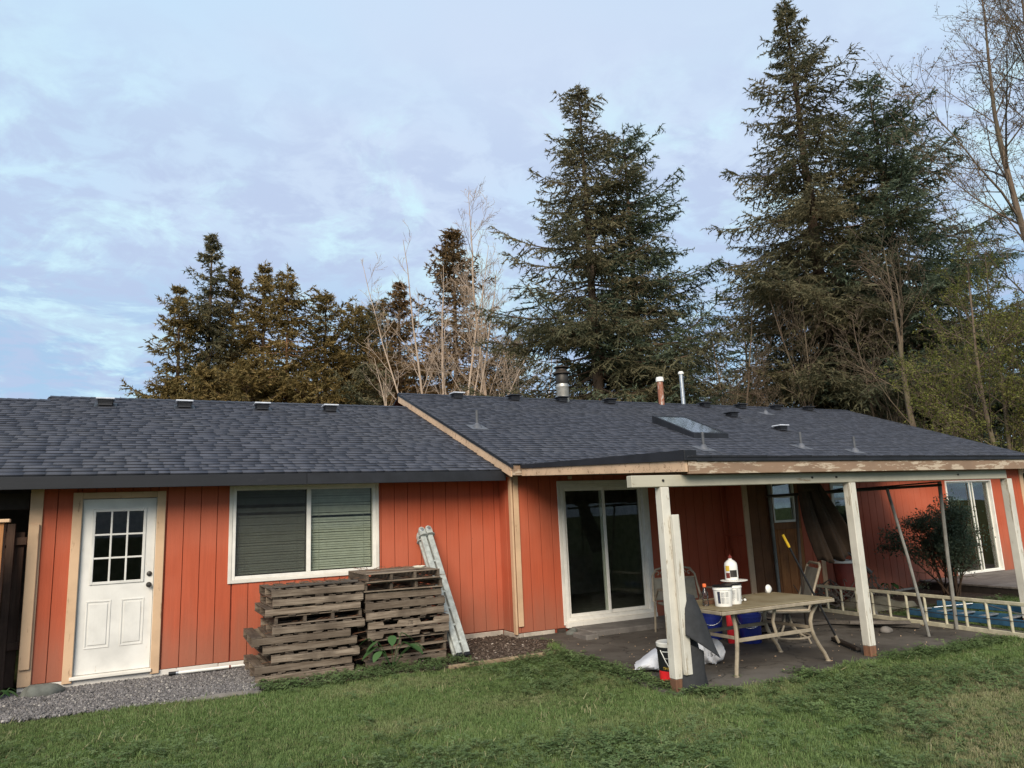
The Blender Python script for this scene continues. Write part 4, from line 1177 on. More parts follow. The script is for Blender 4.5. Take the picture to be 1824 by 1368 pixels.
# left chair behind the table
def patio_chair():
    t = thing('patio_chair', 'tan metal patio chair with a scrolled backrest behind the left end of the table', 'chair', (7.02, 8.75, .018), 'patio chairs', R_(-18), True)
    m = MB(); m.smooth = True
    W_, H_ = .35, .90
    arch = [(-W_ - .02, .25, .44), (-W_, .30, .62), (-W_ + .02, .34, .80), (-W_ + .08, .36, .885), (-.15, .37, H_ + .01), (.15, .37, H_ + .01), (W_ - .08, .36, .885), (W_ - .02, .34, .80), (W_, .30, .62), (W_ + .02, .25, .44)]
    m.tube(arch, .016, 8); m.build('back_frame', M['tan'], t)
    m = MB(); m.bar((-W_ + .03, .345, .76), (W_ - .03, .345, .76), .012, .016); m.build('back_rail', M['tan'], t)
    m = MB(); m.add([(-W_ + .015, .30, .45), (W_ - .015, .30, .45), (W_ - .03, .345, .75), (-W_ + .03, .345, .75)], [(0, 1, 2, 3)])
    m.add([(-W_ + .015, .31, .45), (W_ - .015, .31, .45), (W_ - .03, .355, .75), (-W_ + .03, .355, .75)], [(3, 2, 1, 0)]); m.build('sling', M['mesh'], t)
    for s in (-1, 1):
        for k in range(3):
            m = MB(); m.smooth = True; cx = s * (.07 + .09 * k); P = []
            for j in range(14):
                a = j / 13 * 5.2; rr = .042 * (1 - j / 18); P.append((cx + s * rr * math.cos(a), .352, .825 + rr * math.sin(a)))
            m.tube(P, .007, 6); m.build('scroll', M['tan'], t)
    m = MB(); m.box(-.31, .31, -.28, .28, .40, .43, .012); m.build('seat', M['mesh'], t)
    for s in (-1, 1):
        m = MB(); m.smooth = True; m.tube([(s * .35, .26, .45), (s * .36, .05, .63), (s * .365, -.24, .64), (s * .355, -.30, .58), (s * .35, -.30, .0)], .016, 8); m.build('arm', M['tan'], t)
        m = MB(); m.smooth = True; m.tube([(s * .35, .26, .45), (s * .35, .33, .0)], .016, 8); m.build('leg', M['tan'], t)
    return t
patio_chair()
# swivel chair on a ring base behind the right end
sw = thing('swivel_chair', 'tan swivel patio chair with ring base behind the right end of the table', 'chair', (7.60, 7.40, .018), 'patio chairs', R_(-122), True)
m = MB(); m.smooth = True
ring = [(.27 * math.cos(a), .27 * math.sin(a), .07) for a in np.linspace(0, 2 * math.pi, 25)]
m.tube(ring, .014, 8, False); m.build('ring_base', M['tan'], sw)
for k in range(4):
    a = math.pi / 4 + k * math.pi / 2
    m = MB(); m.smooth = True
    m.tube([(.04 * math.cos(a), .04 * math.sin(a), .34), (.07 * math.cos(a), .07 * math.sin(a), .22), (.15 * math.cos(a), .15 * math.sin(a), .12), (.28 * math.cos(a), .28 * math.sin(a), .06), (.31 * math.cos(a), .31 * math.sin(a), .0)], .014, 8)
    m.build('base_leg', M['tan'], sw)
m = MB(); m.smooth = True; m.lathe((0, 0, .26), [(.045, 0), (.045, .09), (.1, .1), (.1, .12), (0, .12)], 14); m.build('swivel_post', M['darkmetal'], sw)
m = MB(); m.box(-.28, .28, -.28, .26, .385, .425, .015); m.build('seat', M['mesh'], sw)
m = MB(); m.prism([(.24, .46), (.26, .45), (.42, .92), (.40, .93)], 'x', -.25, .25); m.build('sling', M['mesh'], sw)
m = MB(); m.smooth = True
m.tube([(-.27, -.2, .42), (-.27, .22, .42), (-.27, .42, .95), (-.2, .435, .985), (.2, .435, .985), (.27, .42, .95), (.27, .22, .42), (.27, -.2, .42)], .017, 8); m.build('back_frame', M['tan'], sw)

# blue buckets below the table
def bucket(x, y, z, r, h, mat, label, name='blue_bucket', group='blue buckets under the patio table'):
    t = thing(name, label, 'bucket', (x, y, z), group)
    m = MB(); m.smooth = True
    m.lathe((x, y, z), [(0, 0), (r * .88, 0), (r * .89, .01), (r * .98, h * .86), (r * 1.04, h * .865), (r * 1.04, h * .9), (r, h * .905), (r * 1.02, h), (r * .96, h), (r * .86, .02), (0, .02)], 26); m.build('body', M[mat], t)
    P = [(x + r * 1.04 * math.cos(a), y + r * 1.04 * math.sin(a), z + h * .88 - .13 * math.sin((a - fc + 1.5) / 3.0 * math.pi)) for a in np.linspace(fc - 1.5, fc + 1.5, 14)]
    m = MB(); m.smooth = True; m.tube(P, .004, 6); m.build('handle', M['metal'], t)
    return t
bucket(7.02, 8.2, .018, .15, .37, 'blue', 'blue plastic bucket under the left end of the table')
bk = bucket(7.20, 7.66, .018, .15, .37, 'blue', 'blue plastic bucket with white lettering under the middle of the table')
for a, ch in zip(np.linspace(fc - .45, fc + .35, 6), 'BUCKET'): pass
text('lettering', 'Buckets', .045, M['plastic_white'], bk, (7.20 + .146 * math.cos(fc), 7.66 + .146 * math.sin(fc), .23), (R_(90), 0, fc + math.pi / 2))
tag(MB().box(7.42, 7.62, 7.78, 7.92, .26, .46, .01).build('paint_can', painted('spattered_can', (.7, .7, .68), (.08, .08, .08), .5, (9, 9, 9)), None, (7.5, 7.85, .26)), 'paint-spattered white can standing on a crate beside the blue bucket', 'paint can')
cr_ = thing('crate', 'low dark crate under the spattered paint can', 'crate', (7.52, 7.85, .018))
for (x0_, x1_, y0_, y1_) in ((7.36, 7.68, 7.70, 7.715), (7.36, 7.68, 7.985, 8.0), (7.36, 7.375, 7.716, 7.984), (7.665, 7.68, 7.716, 7.984)):
    for z in (.03, .11, .19): MB().box(x0_, x1_, y0_, y1_, z, z + .06, .003).build('slat', M['darkint'], cr_)
MB().box(7.361, 7.679, 7.701, 7.999, .251, .259).build('top_panel', M['darkint'], cr_)
fx = thing('red_cylinder', 'narrow red cylinder bottle standing between the blue buckets', 'canister', (6.98, 7.78, .018))
m = MB(); m.smooth = True; m.lathe((6.98, 7.78, .018), [(0, 0), (.05, 0), (.052, .01), (.052, .36), (.03, .42), (.018, .43), (.018, .47), (0, .47)], 16); m.build('body', M['red_paint'], fx)
m = MB(); m.smooth = True; m.lathe((6.98, 7.78, .488), [(0, 0), (.025, 0), (.025, .04), (0, .045)], 10); m.build('cap', M['plblack'], fx)
tag(MB().box(7.12, 7.24, 9.28, 9.36, .018, .17, .006).build('small_carton', painted('printed_carton', (.7, .7, .68), (.1, .1, .12), .4, (12, 12, 12)), None, (7.18, 9.32, .018)), 'small printed white carton at the right end of the concrete step', 'carton')

# white sack
def sack(name, cx, cy, L, Wd, H, rz, tilt, label, seed):
    n, k = 22, 26; r = np.random.default_rng(seed); vs = []
    ph = r.uniform(0, 6, 6)
    for i in range(n + 1):
        u = -1 + 2 * i / n
        for j in range(k):
            a = 2 * math.pi * j / k
            prof = max(.03, (1 - abs(u) ** 3.2)) ** .55
            wx = Wd * (.92 + .08 * prof) * math.copysign(abs(math.cos(a)) ** .7, math.cos(a))
            hz = H * prof * math.copysign(abs(math.sin(a)) ** .8, math.sin(a))
            wr = .014 * abs(math.sin(5 * u + 2 * a + ph[0])) + .008 * abs(math.sin(9 * u - 2 * a + ph[1])) - .012 + .004 * math.sin(5 * a + 13 * u + ph[2])
            z = hz * (1 + wr * 4) + H * .98
            if z < 0: z = 0
            vs.append((wx + wr * 2, u * L + wr, z * (1 + tilt * u)))
    fs = [(i * k + j, i * k + (j + 1) % k, (i + 1) * k + (j + 1) % k, (i + 1) * k + j) for i in range(n) for j in range(k)]
    fs += [tuple(range(k - 1, -1, -1)), tuple(n * k + j for j in range(k))]
    t = thing(name, label, 'sack', (cx, cy, .02), 'white sacks by the first post', rz, True)
    m = MB(); m.add(vs, fs); m.smooth = True; m.build('bag', M['sack'], t)
    return t
sk1 = sack('white_sack', 5.31, 6.97, .38, .20, .155, R_(-127), .75, 'white woven sack slumped behind the black and red bucket', 5)
for q in range(4):
    b = MB(); z0 = .13 + q * .035; b.bar((.206 - .012 * q, -.12 + .06 * q, z0), (.206 - .012 * q, .18, z0 + .012), .004, .006); b.build('print_line', M['ink'], sk1)
sk2 = sack('white_sack', 5.86, 6.98, .20, .15, .13, R_(-127), .1, 'white sack with black lettering showing right of the rolled felt', 9)
text('lettering', 'B 50', .06, M['plblack'], sk2, (.153, .04, .10), (R_(90), 0, R_(90)))

# black and red bucket
bx, by = 4.93, 6.44
br = thing('thinset_bucket', 'black bucket with a red band and wire handle at the first patio post', 'bucket', (bx, by, .018))
m = MB(); m.smooth = True; r0, h0 = .135, .395
m.lathe((bx, by, .018), [(0, 0), (r0 * .90, 0), (r0 * .91, .04)], 28); m.build('base', M['plblack'], br)
m = MB(); m.smooth = True; m.lathe((bx, by, .018), [(r0 * .913, .04), (r0 * .93, .13)], 28); m.build('red_band', M['red_paint'], br)
m = MB(); m.smooth = True; m.lathe((bx, by, .018), [(r0 * .93, .13), (r0 * .985, .335), (r0 * 1.05, .337), (r0 * 1.05, .36), (r0, .362)], 28); m.build('body', M['plblack'], br)
m = MB(); m.smooth = True; m.lathe((bx, by, .018), [(r0 * .98, .362), (r0 * 1.03, .365), (r0 * 1.04, .40), (r0 * .98, .41), (r0 * .85, .40), (0, .398)], 28); m.build('lid', painted('dirty_lid', (.62, .60, .54), (.25, .23, .2), .3, (8, 8, 8)), br)
fb = math.atan2(-by, -bx)
a0 = fb - .75
P = [(bx + r0 * 1.06 * math.cos(a0), by + r0 * 1.06 * math.sin(a0), .355), (bx + r0 * 1.09 * math.cos(fb - .35), by + r0 * 1.09 * math.sin(fb - .35), .25), (bx + r0 * 1.1 * math.cos(fb + .15), by + r0 * 1.1 * math.sin(fb + .15), .12), (bx + r0 * 1.1 * math.cos(fb + .45), by + r0 * 1.1 * math.sin(fb + .45), .05)]
m = MB(); m.smooth = True; m.tube(P, .005, 6); m.build('handle', M['plastic_white'], br)
def wraptext(body, z, size, mat, rad, spread, nm='lettering'):
    for i, chh in enumerate(body):
        if chh == ' ': continue
        a = fb + (i - (len(body) - 1) / 2) * spread
        text(nm, chh, size, mat, br, (bx + rad * math.cos(a), by + rad * math.sin(a), z), (R_(90), 0, a + math.pi / 2))
wraptext('THINSET', .165, .036, M['gold'], r0 * .955, .20)
def bpatch(a0, a1, z0, z1, mat, e=.003):
    rr = r0 * (.913 + .072 * ((z0 + z1) / 2 - .06) / .29) + e
    curved(br, bx, by, .018, rr, fb + a0, fb + a1, z0, z1, 'label_patch', mat)
bpatch(-.02, .12, .200, .222, 'cyan'); bpatch(-.5, .5, .255, .258, 'plastic_white'); bpatch(-.62, .6, .318, .328, 'label_grey')
for q in range(4): bpatch(.3, .38 + .02 * q, .27 + q * .011, .275 + q * .011, 'plastic_white')

# roofing felt roll slumped against the post
fl = thing('felt_roll', 'dark grey roll of roofing felt slumped against the first patio post', 'roll', (5.02, 6.08, .018))
def sheet(name, fn, n=14, k=18):
    m = MB(); m.smooth = True
    m.add([tuple(fn(i / n, j / k)) for i in range(n + 1) for j in range(k + 1)], [(i * (k + 1) + j, i * (k + 1) + j + 1, (i + 1) * (k + 1) + j + 1, (i + 1) * (k + 1) + j) for i in range(n) for j in range(k)])
    o = m.build(name, M['felt'], fl); s_ = o.modifiers.new('thick', 'SOLIDIFY'); s_.thickness = .007
def lower_(u, s):       # standing half-round lower piece
    a = R_(170 + 150 * s); r = .155 - .02 * u + .006 * math.sin(5 * s + 2)
    return (4.92 + r * math.cos(a) + .03 * u, 6.13 + r * .8 * math.sin(a), .02 + (.50 - .16 * s) * u)
def flap_(u, s):        # diagonal flap folded over it
    a = Vector((4.86, 6.045, .95)).lerp(Vector((4.80, 6.0, .55)), s); b = Vector((5.04, 6.12, .90)).lerp(Vector((5.20, 5.985, .30)), s ** .85)
    p = a.lerp(b, u); bul = math.sin(math.pi * u) * .05
    return (p.x - bul * .3, p.y - bul, p.z + .02 * math.sin(6 * s) * u)
def back_(u, s):        # piece behind, leaving a dark fold
    a = R_(200 + 190 * s); r = .17 - .05 * u
    return (5.02 + r * math.cos(a) - .05 * u, 6.22 + r * .7 * math.sin(a), .02 + .36 * u * (1 + .9 * (1 - s)))
sheet('outer_wrap', lower_); sheet('flap', flap_); sheet('inner_roll', back_)
m = MB(); m.smooth = True
P_ = [(4.98 - .05 * u, 6.22 - .02 * u, .02 + .90 * u) for u in np.linspace(0, 1, 6)]
m.tube(P_, [.075, .08, .07, .07, .066, .06], 14); m.build('core', M['felt'], fl)

# push broom leaning at the table
bm_ = thing('push_broom', 'black push broom with a yellow grip leaning over the right end of the table', 'broom', (7.82, 6.9, .018))
a, b = Vector((7.82, 6.80, .06)), Vector((7.30, 7.02, 1.40))
m = MB(); m.smooth = True; m.tube([a, a.lerp(b, .88)], .013, 10); m.build('handle', M['plblack'], bm_)
m = MB(); m.smooth = True; m.tube([a.lerp(b, .88), a.lerp(b, .9), b], [.015, .018, .017], 10); m.build('grip', M['yellow'], bm_)
m = MB(); m.smooth = True; m.tube([a - (b - a).normalized() * .01, a.lerp(b, .06)], .019, 10); m.build('collar', M['tan'], bm_)
MB().bar((8.02, 7.05, .055), (7.62, 6.35, .055), .06, .035, .006).build('head', M['darkbrown'], bm_)
b = MB()
for i in range(70):
    u = i / 69; p = Vector((8.02, 7.05, .04)).lerp(Vector((7.62, 6.35, .04)), u)
    for s in (-.02, 0, .02):
        q = p + Vector((.86 * s, -.5 * s, 0)); b.bar(q, q + Vector((rng.normal(0, .006), rng.normal(0, .006), -.022)), .008, .008)
kind(b.build('bristles', M['plblack'], bm_), 'stuff')

# black canopy frame with bar and legs
cf_ = thing('gazebo', 'dark metal gazebo frame with a top bar and thin legs standing across the patio', 'gazebo', (9.0, 7.0, .018))
def rod(name, pts, r, mat, par, k=8):
    m = MB(); m.smooth = True; m.tube(pts, r, k); return m.build(name, M[mat], par)
rod('bar', [(7.55, 7.47, 1.90), (8.6, 7.08, 1.925), (9.2, 6.85, 1.94), (9.95, 6.58, 1.955)], .019, 'darkbrown', cf_)
rod('bar', [(8.3, 7.24, 1.93), (9.3, 6.86, 1.97), (9.98, 6.60, 2.0)], .010, 'darkbrown', cf_)
rod('brace', [(8.2, 7.25, 1.90), (8.75, 7.05, 1.99)], .009, 'darkbrown', cf_)
rod('leg', [(9.16, 6.84, 1.93), (9.15, 6.66, 1.0), (9.13, 6.50, .02)], .020, 'greymetal', cf_)
rod('leg', [(9.95, 6.60, 2.0), (9.92, 6.62, 1.0), (9.89, 6.62, .02)], .025, 'greymetal', cf_)
rod('leg', [(7.95, 7.34, 1.91), (7.92, 7.36, 1.0), (7.90, 7.36, .02)], .020, 'darkbrown', cf_)
rod('hook', [(9.32, 8.0, 1.95), (9.33, 8.0, 1.75), (9.31, 8.01, 1.6)], .008, 'darkbrown', cf_)
# hanging brown canopy cloth
cc = thing('canopy_cloth', 'folded brown canopy cloth hanging askew from the dark metal bar', 'canopy', (8.3, 7.2, 2.0))
top0, top1 = Vector((7.90, 7.24, 2.05)), Vector((8.20, 7.14, 2.04))
bot0, bot1 = Vector((8.16, 7.24, 1.02)), Vector((8.74, 7.08, 1.14))
n, k = 16, 60; vs = []
for i in range(n + 1):
    u = i / n
    for j in range(k + 1):
        s = j / k
        p = top0.lerp(top1, s).lerp(bot0.lerp(bot1, s), u ** 1.05)
        f_ = .045 * (.4 + u) * math.sin(s * 2 * math.pi * 2.6 + .9 * math.sin(2.2 * u) + .5) + .022 * (.3 + u) * math.sin(s * 29 + 1 + 1.6 * u) + .012 * math.sin(s * 47 + 4 * u)
        p = p + Vector((.37, .93, 0)) * f_
        p.z += -.07 * math.sin(s * math.pi * .9 + .2) * u ** 3 + .02 * math.sin(s * 21) * u ** 3
        p.x -= .05 * math.sin(u * math.pi) * (1 - s)
        vs.append(tuple(p))
m = MB(); m.smooth = True
m.add(vs, [(i * (k + 1) + j, i * (k + 1) + j + 1, (i + 1) * (k + 1) + j + 1, (i + 1) * (k + 1) + j) for i in range(n) for j in range(k)])
o = m.build('cloth', M['cloth'], cc); s_ = o.modifiers.new('thick', 'SOLIDIFY'); s_.thickness = .006
m = MB(); m.box(7.90, 8.20, 7.14, 7.28, 1.94, 2.09, .03); m.build('top_bundle', M['cloth'], cc)
rod('strap', [(8.56, 7.12, 1.10), (8.64, 7.08, 1.02), (8.74, 7.05, .92)], .016, 'plblack', cc)
rod('strap', [(8.72, 7.05, .94), (8.82, 7.0, .82)], .028, 'plblack', cc)

# garden tools and a dark red bin by the bay's corner
rb = thing('dark_red_bin', 'dark red bin with a pale rim by the corner of the bay', 'bin', (11.25, 9.45, .02))
m = MB(); m.smooth = True; m.lathe((11.25, 9.45, .02), [(0, 0), (.15, 0), (.20, .72), (.19, .72), (.14, .03), (0, .03)], 22); m.build('body', M['redpot'], rb)
m = MB(); m.smooth = True; m.lathe((11.25, 9.45, .72), [(.19, 0), (.225, .0), (.225, .04), (.19, .045)], 22); m.build('rim', M['plastic_white'], rb)
for k, (x, y, lx, ly, h, lab) in enumerate(((11.42, 9.5, .14, .5, 1.05, 'wooden tool handle leaning on the wall next to the dark red bin'), (11.62, 9.5, .2, .52, .95, 'second tool handle leaning on the wall, further from the bin'))):
    tt = thing('garden_tool', lab, 'garden tool', (x, y, .02), 'garden tools by the bay')
    rod('handle', [(x, y, .08), (x + lx, y + ly, h)], .014, 'darkbrown', tt)
    MB().bar((x, y, .01), (x, y, .10), .2, .02, .004, (0, 1, 0)).build('head', M['darkmetal'], tt)
br_ = MB()
for i in range(90):
    x, y = rng.uniform(10.3, 12.0), rng.uniform(9.0, 9.65); a = rng.uniform(0, math.pi); l = rng.uniform(.2, .7)
    z = rng.uniform(.03, .25)
    br_.tube([(x, y, z), (x + l * math.cos(a) * .5, y + l * math.sin(a) * .4, z + rng.uniform(0, .25)), (x + l * math.cos(a), y + l * math.sin(a) * .5, z + rng.uniform(-.05, .35))], [.012, .01, .006], 5)
kind(br_.build('brush_debris', M['scrap'], None, (11.1, 9.3, 0)), 'stuff')

# cream ladder on its side
yl = thing('extension_ladder', 'cream fibreglass extension ladder lying on its side along the patio edge', 'ladder', (10.0, 7.0, .02))
def lad_x(y): return 9.86 + (y - 6.0) * .085
P0, P1 = 5.1, 9.1
for z in (.045, .425):
    MB().bar((lad_x(P0), P0, z), (lad_x(P1), P1, z), .035, .06 if z < .1 else .045, .005).build('rail', M['yellowrail'], yl)
y = P0 + .15; i = 0
while y < P1 - .1:
    m = MB(); m.smooth = True; m.tube([(lad_x(y), y, .06), (lad_x(y), y, .41)], .019, 10); m.build('rung', M['yellowrail'], yl); y += .305
rod('rope', [(lad_x(5.2) - .03, 5.2, .22), (lad_x(6.8) - .03, 6.8, .20), (lad_x(8.0) - .03, 8.0, .24), (lad_x(9.2) - .03, 9.2, .2)], .005, 'darkbrown', yl, 5)
# blue stepladder lying behind it
bl = thing('step_ladder', 'blue fibreglass stepladder lying on the ground beyond the cream ladder', 'ladder', (10.9, 6.8, .02))
for (x0, x1) in ((10.28, 10.42), (10.80, 10.70)):
    MB().bar((x0, 5.4, .11), (x1, 7.7, .11), .03, .095, .005).build('rail', M['bluerail'], bl)
MB().bar((11.0, 5.5, .20), (10.9, 7.55, .20), .03, .08, .005).build('rail', M['bluerail'], bl)
for i in range(7):
    y = 5.6 + i * .32
    u = (y - 5.4) / 2.3
    MB().bar((10.28 + .14 * u + .015, y, .15), (10.80 - .1 * u - .015, y + .02, .15), .075, .02, .003).build('step', M['metal'], bl)
rod('spreader', [(10.45, 6.0, .2), (10.95, 6.9, .24)], .008, 'metal', bl)
rod('spreader', [(10.45, 7.3, .2), (10.9, 7.0, .24)], .008, 'metal', bl)
tag(rock('yellow_toy', (10.62, 5.62, .10), (.11, .09, .08), M['yellow'], 31), 'rounded yellow plastic thing in the grass beyond the last post', 'toy')
# scrap timbers on the slab
for (p, q, w, h, lab) in (((8.55, 9.1, .06), (9.6, 6.95, .06), .09, .05, 'longest grey scrap plank lying across the slab behind the middle post'), ((8.9, 8.3, .04), (9.75, 7.35, .05), .16, .03, 'broad grey scrap board lying flat near the frame legs'), ((9.0, 7.6, .10), (9.55, 7.05, .10), .10, .04, 'short raised grey plank behind the middle post'), ((8.0, 8.3, .045), (9.3, 8.0, .05), .12, .04, 'grey scrap board lying near the swivel chair')):
    tag(MB().bar(p, q, w, h, .004).build('scrap_plank', M['scrap'], None, tuple((Vector(p) + Vector(q)) / 2)), lab, 'plank', 'scrap planks on the patio')
for (x, y, s, lab) in ((9.05, 7.05, (.1, .08, .06), 'broken concrete lump under the raised plank'), (10.2, 8.2, (.13, .1, .1), 'pale broken block by the cream ladder'), (8.3, 8.4, (.08, .06, .04), 'small dark lump on the slab near the scrap planks')):
    tag(rock('rubble_block', (x, y, .04), s, M['brick'], int(x * 100)), lab, 'rubble', 'rubble on the patio')
tp_ = MB(); k = 18; vs = []
for i in range(k + 1):
    for j in range(k + 1):
        u, v_ = i / k, j / k
        z = .05 + .10 * math.sin(u * 3.1) * math.sin(v_ * 3.1) + .025 * math.sin(9 * u + 5 * v_) + .02 * math.sin(13 * v_ - 6 * u)
        vs.append((10.55 + 1.2 * u, 8.45 + .95 * v_, max(.012, z if 0 < i < k and 0 < j < k else .012)))
tp_.add(vs, [(i * (k + 1) + j, i * (k + 1) + j + 1, (i + 1) * (k + 1) + j + 1, (i + 1) * (k + 1) + j) for i in range(k) for j in range(k)]); tp_.smooth = True
tag(tp_.build('tarp', simple('olive_tarp', (.15, .135, .095), .8, 0, .25, 5, .4), None, (11.1, 8.9, 0)), 'crumpled olive tarp lying beyond the cream ladder', 'tarp')
# litter crumbs on the slab
lt = MB()
for i in range(170):
    x, y = rng.uniform(4.9, 10), rng.uniform(6.0, 9.6); s = rng.uniform(.003, .010); a = rng.uniform(0, 6)
    lt.bar((x, y, .021), (x + s * 2 * math.cos(a), y + s * 2 * math.sin(a), .022 + s * .4), s, s * .4)
kind(lt.build('litter', M['beige'], None, (7, 8, 0)), 'stuff')

# ------------------------------------------------------------------ trees
def unit(a): return a / np.maximum(np.linalg.norm(a, axis=-1, keepdims=True), 1e-9)
def tubes(paths, k=4):
    """paths: list of (points n x 3, radii n) -> verts, quads"""
    groups = {}
    for P, r in paths: groups.setdefault(len(P), []).append((P, r))
    VV, FF, off = [], [], 0
    for n, lst in groups.items():
        P = np.array([a for a, _ in lst]); r = np.array([b for _, b in lst])
        T = np.empty_like(P); T[:, 1:-1] = P[:, 2:] - P[:, :-2]; T[:, 0] = P[:, 1] - P[:, 0]; T[:, -1] = P[:, -1] - P[:, -2]
        T = unit(T)
        ref = np.where(np.abs(T[..., 2:3]) < .9, np.array([0, 0, 1.]), np.array([1., 0, 0]))
        A = unit(np.cross(T, ref)); B = np.cross(T, A)
        g = 2 * np.pi * np.arange(k) / k
        V = P[:, :, None, :] + r[:, :, None, None] * (A[:, :, None, :] * np.cos(g)[None, None, :, None] + B[:, :, None, :] * np.sin(g)[None, None, :, None])
        m = len(lst)
        base = (np.arange(m)[:, None, None] * n + np.arange(n - 1)[None, :, None]) * k
        j = np.arange(k)[None, None, :]; j2 = (j + 1) % k
        F = np.stack([base + j, base + j2, base + k + j2, base + k + j], -1).reshape(-1, 4)
        VV.append(V.reshape(-1, 3)); FF.append(F + off); off += m * n * k
    return np.concatenate(VV), np.concatenate(FF)
def bark_mat(name, a, b, c):
    t = NT(name); v = t.coords('world', (9, 9, 1.6)); n = t.noise(v, 1.6, 6, .7); m = t.noise(t.coords('world'), .8, 3)
    t.bump(n, .9, .03)
    return t.done(t.mix(t.ramp(m, .4, .7), t.mix(t.ramp(n, .35, .68), a, b), c), .9, 0, .15)
M['bark_fir'] = bark_mat('fir_bark', (.07, .045, .030), (.15, .095, .062), (.10, .075, .055))
M['bark_pale'] = bark_mat('pale_alder_bark', (.34, .255, .19), (.54, .43, .34), (.42, .31, .23))
M['bark_brown'] = bark_mat('brown_bark', (.11, .078, .055), (.20, .15, .11), (.14, .115, .075))
M['bark_orange'] = bark_mat('orange_bark', (.22, .12, .07), (.34, .19, .11), (.28, .16, .09))
M['needle_dark'] = leaf_mat('dark_fir_needles', (.066, .092, .060), (.175, .205, .125), True, .35)
M['needle_warm'] = leaf_mat('sunwarmed_fir_needles', (.125, .100, .036), (.33, .23, .088), True, .35)  # warm low sunlight is mixed into this needle colour
M['needle_mid'] = leaf_mat('brown_green_needles', (.095, .100, .056), (.26, .215, .12), True, .35)
M['needle_rust'] = leaf_mat('rusty_fir_needles', (.11, .075, .032), (.29, .175, .08), True, .35)
M['bud'] = leaf_mat('spring_buds', (.10, .12, .025), (.20, .19, .05), True, .35)
M['bud_tan'] = leaf_mat('tan_buds', (.16, .10, .06), (.28, .19, .12), True, .3)

TREE_GROUP = 'trees behind the house'
def spawn(r, P, D, L, S, spacing, ang, lf, drop, s0=.12, taper=.75, planar=.35):
    """children along straight parent segments; returns P,D,L,S (S = branch tone)"""
    n = np.maximum((L * (1 - s0) / spacing).astype(int), 1)
    idx = np.repeat(np.arange(len(L)), n)
    k = np.arange(len(idx)) - np.repeat(np.cumsum(n) - n, n)
    s = s0 + (1 - s0) * (k + r.uniform(.1, .9, len(idx))) / n[idx]
    d = D[idx]
    up = np.array([0, 0, 1.0])
    side = unit(np.cross(d, up) + 1e-6)
    sg = np.where(k % 2 == 0, 1.0, -1.0)[:, None]
    a = np.radians(r.uniform(ang[0], ang[1], len(idx)))[:, None]
    nv = unit(np.cross(side, d))
    v = unit(side * sg + nv * r.normal(0, planar, (len(idx), 1)))
    cd = unit(d * np.cos(a) + v * np.sin(a) + up * r.normal(drop, .12, (len(idx), 1)))
    l = lf * L[idx] * (1 - s * taper) * r.uniform(.6, 1.2, len(idx))
    return P[idx] + d * (L[idx] * s)[:, None], cd, l, S[idx]
def needles(r, P, D, L, S, spacing, nl, nw, tone_j=.18):
    n = np.maximum((L / spacing).astype(int), 2)
    idx = np.repeat(np.arange(len(L)), n)
    s = r.uniform(.0, 1.05, len(idx))
    p = P[idx] + D[idx] * (L[idx] * s)[:, None]
    q = unit(r.normal(0, 1, (len(idx), 3)))
    d = unit(D[idx] * .75 + q * .8 + np.array([0, 0, -.08]))
    w = unit(np.cross(d, r.normal(0, 1, (len(idx), 3))))
    ln = nl * r.uniform(.6, 1.3, len(idx))[:, None]; wd = nw * r.uniform(.7, 1.2, len(idx))[:, None]
    V = np.stack([p - w * wd * .5, p + w * wd * .5, p + d * ln], 1).reshape(-1, 3)
    tone = np.clip(np.repeat(S[idx] + r.normal(0, tone_j, len(idx)), 3), 0, 1)
    return V, tone
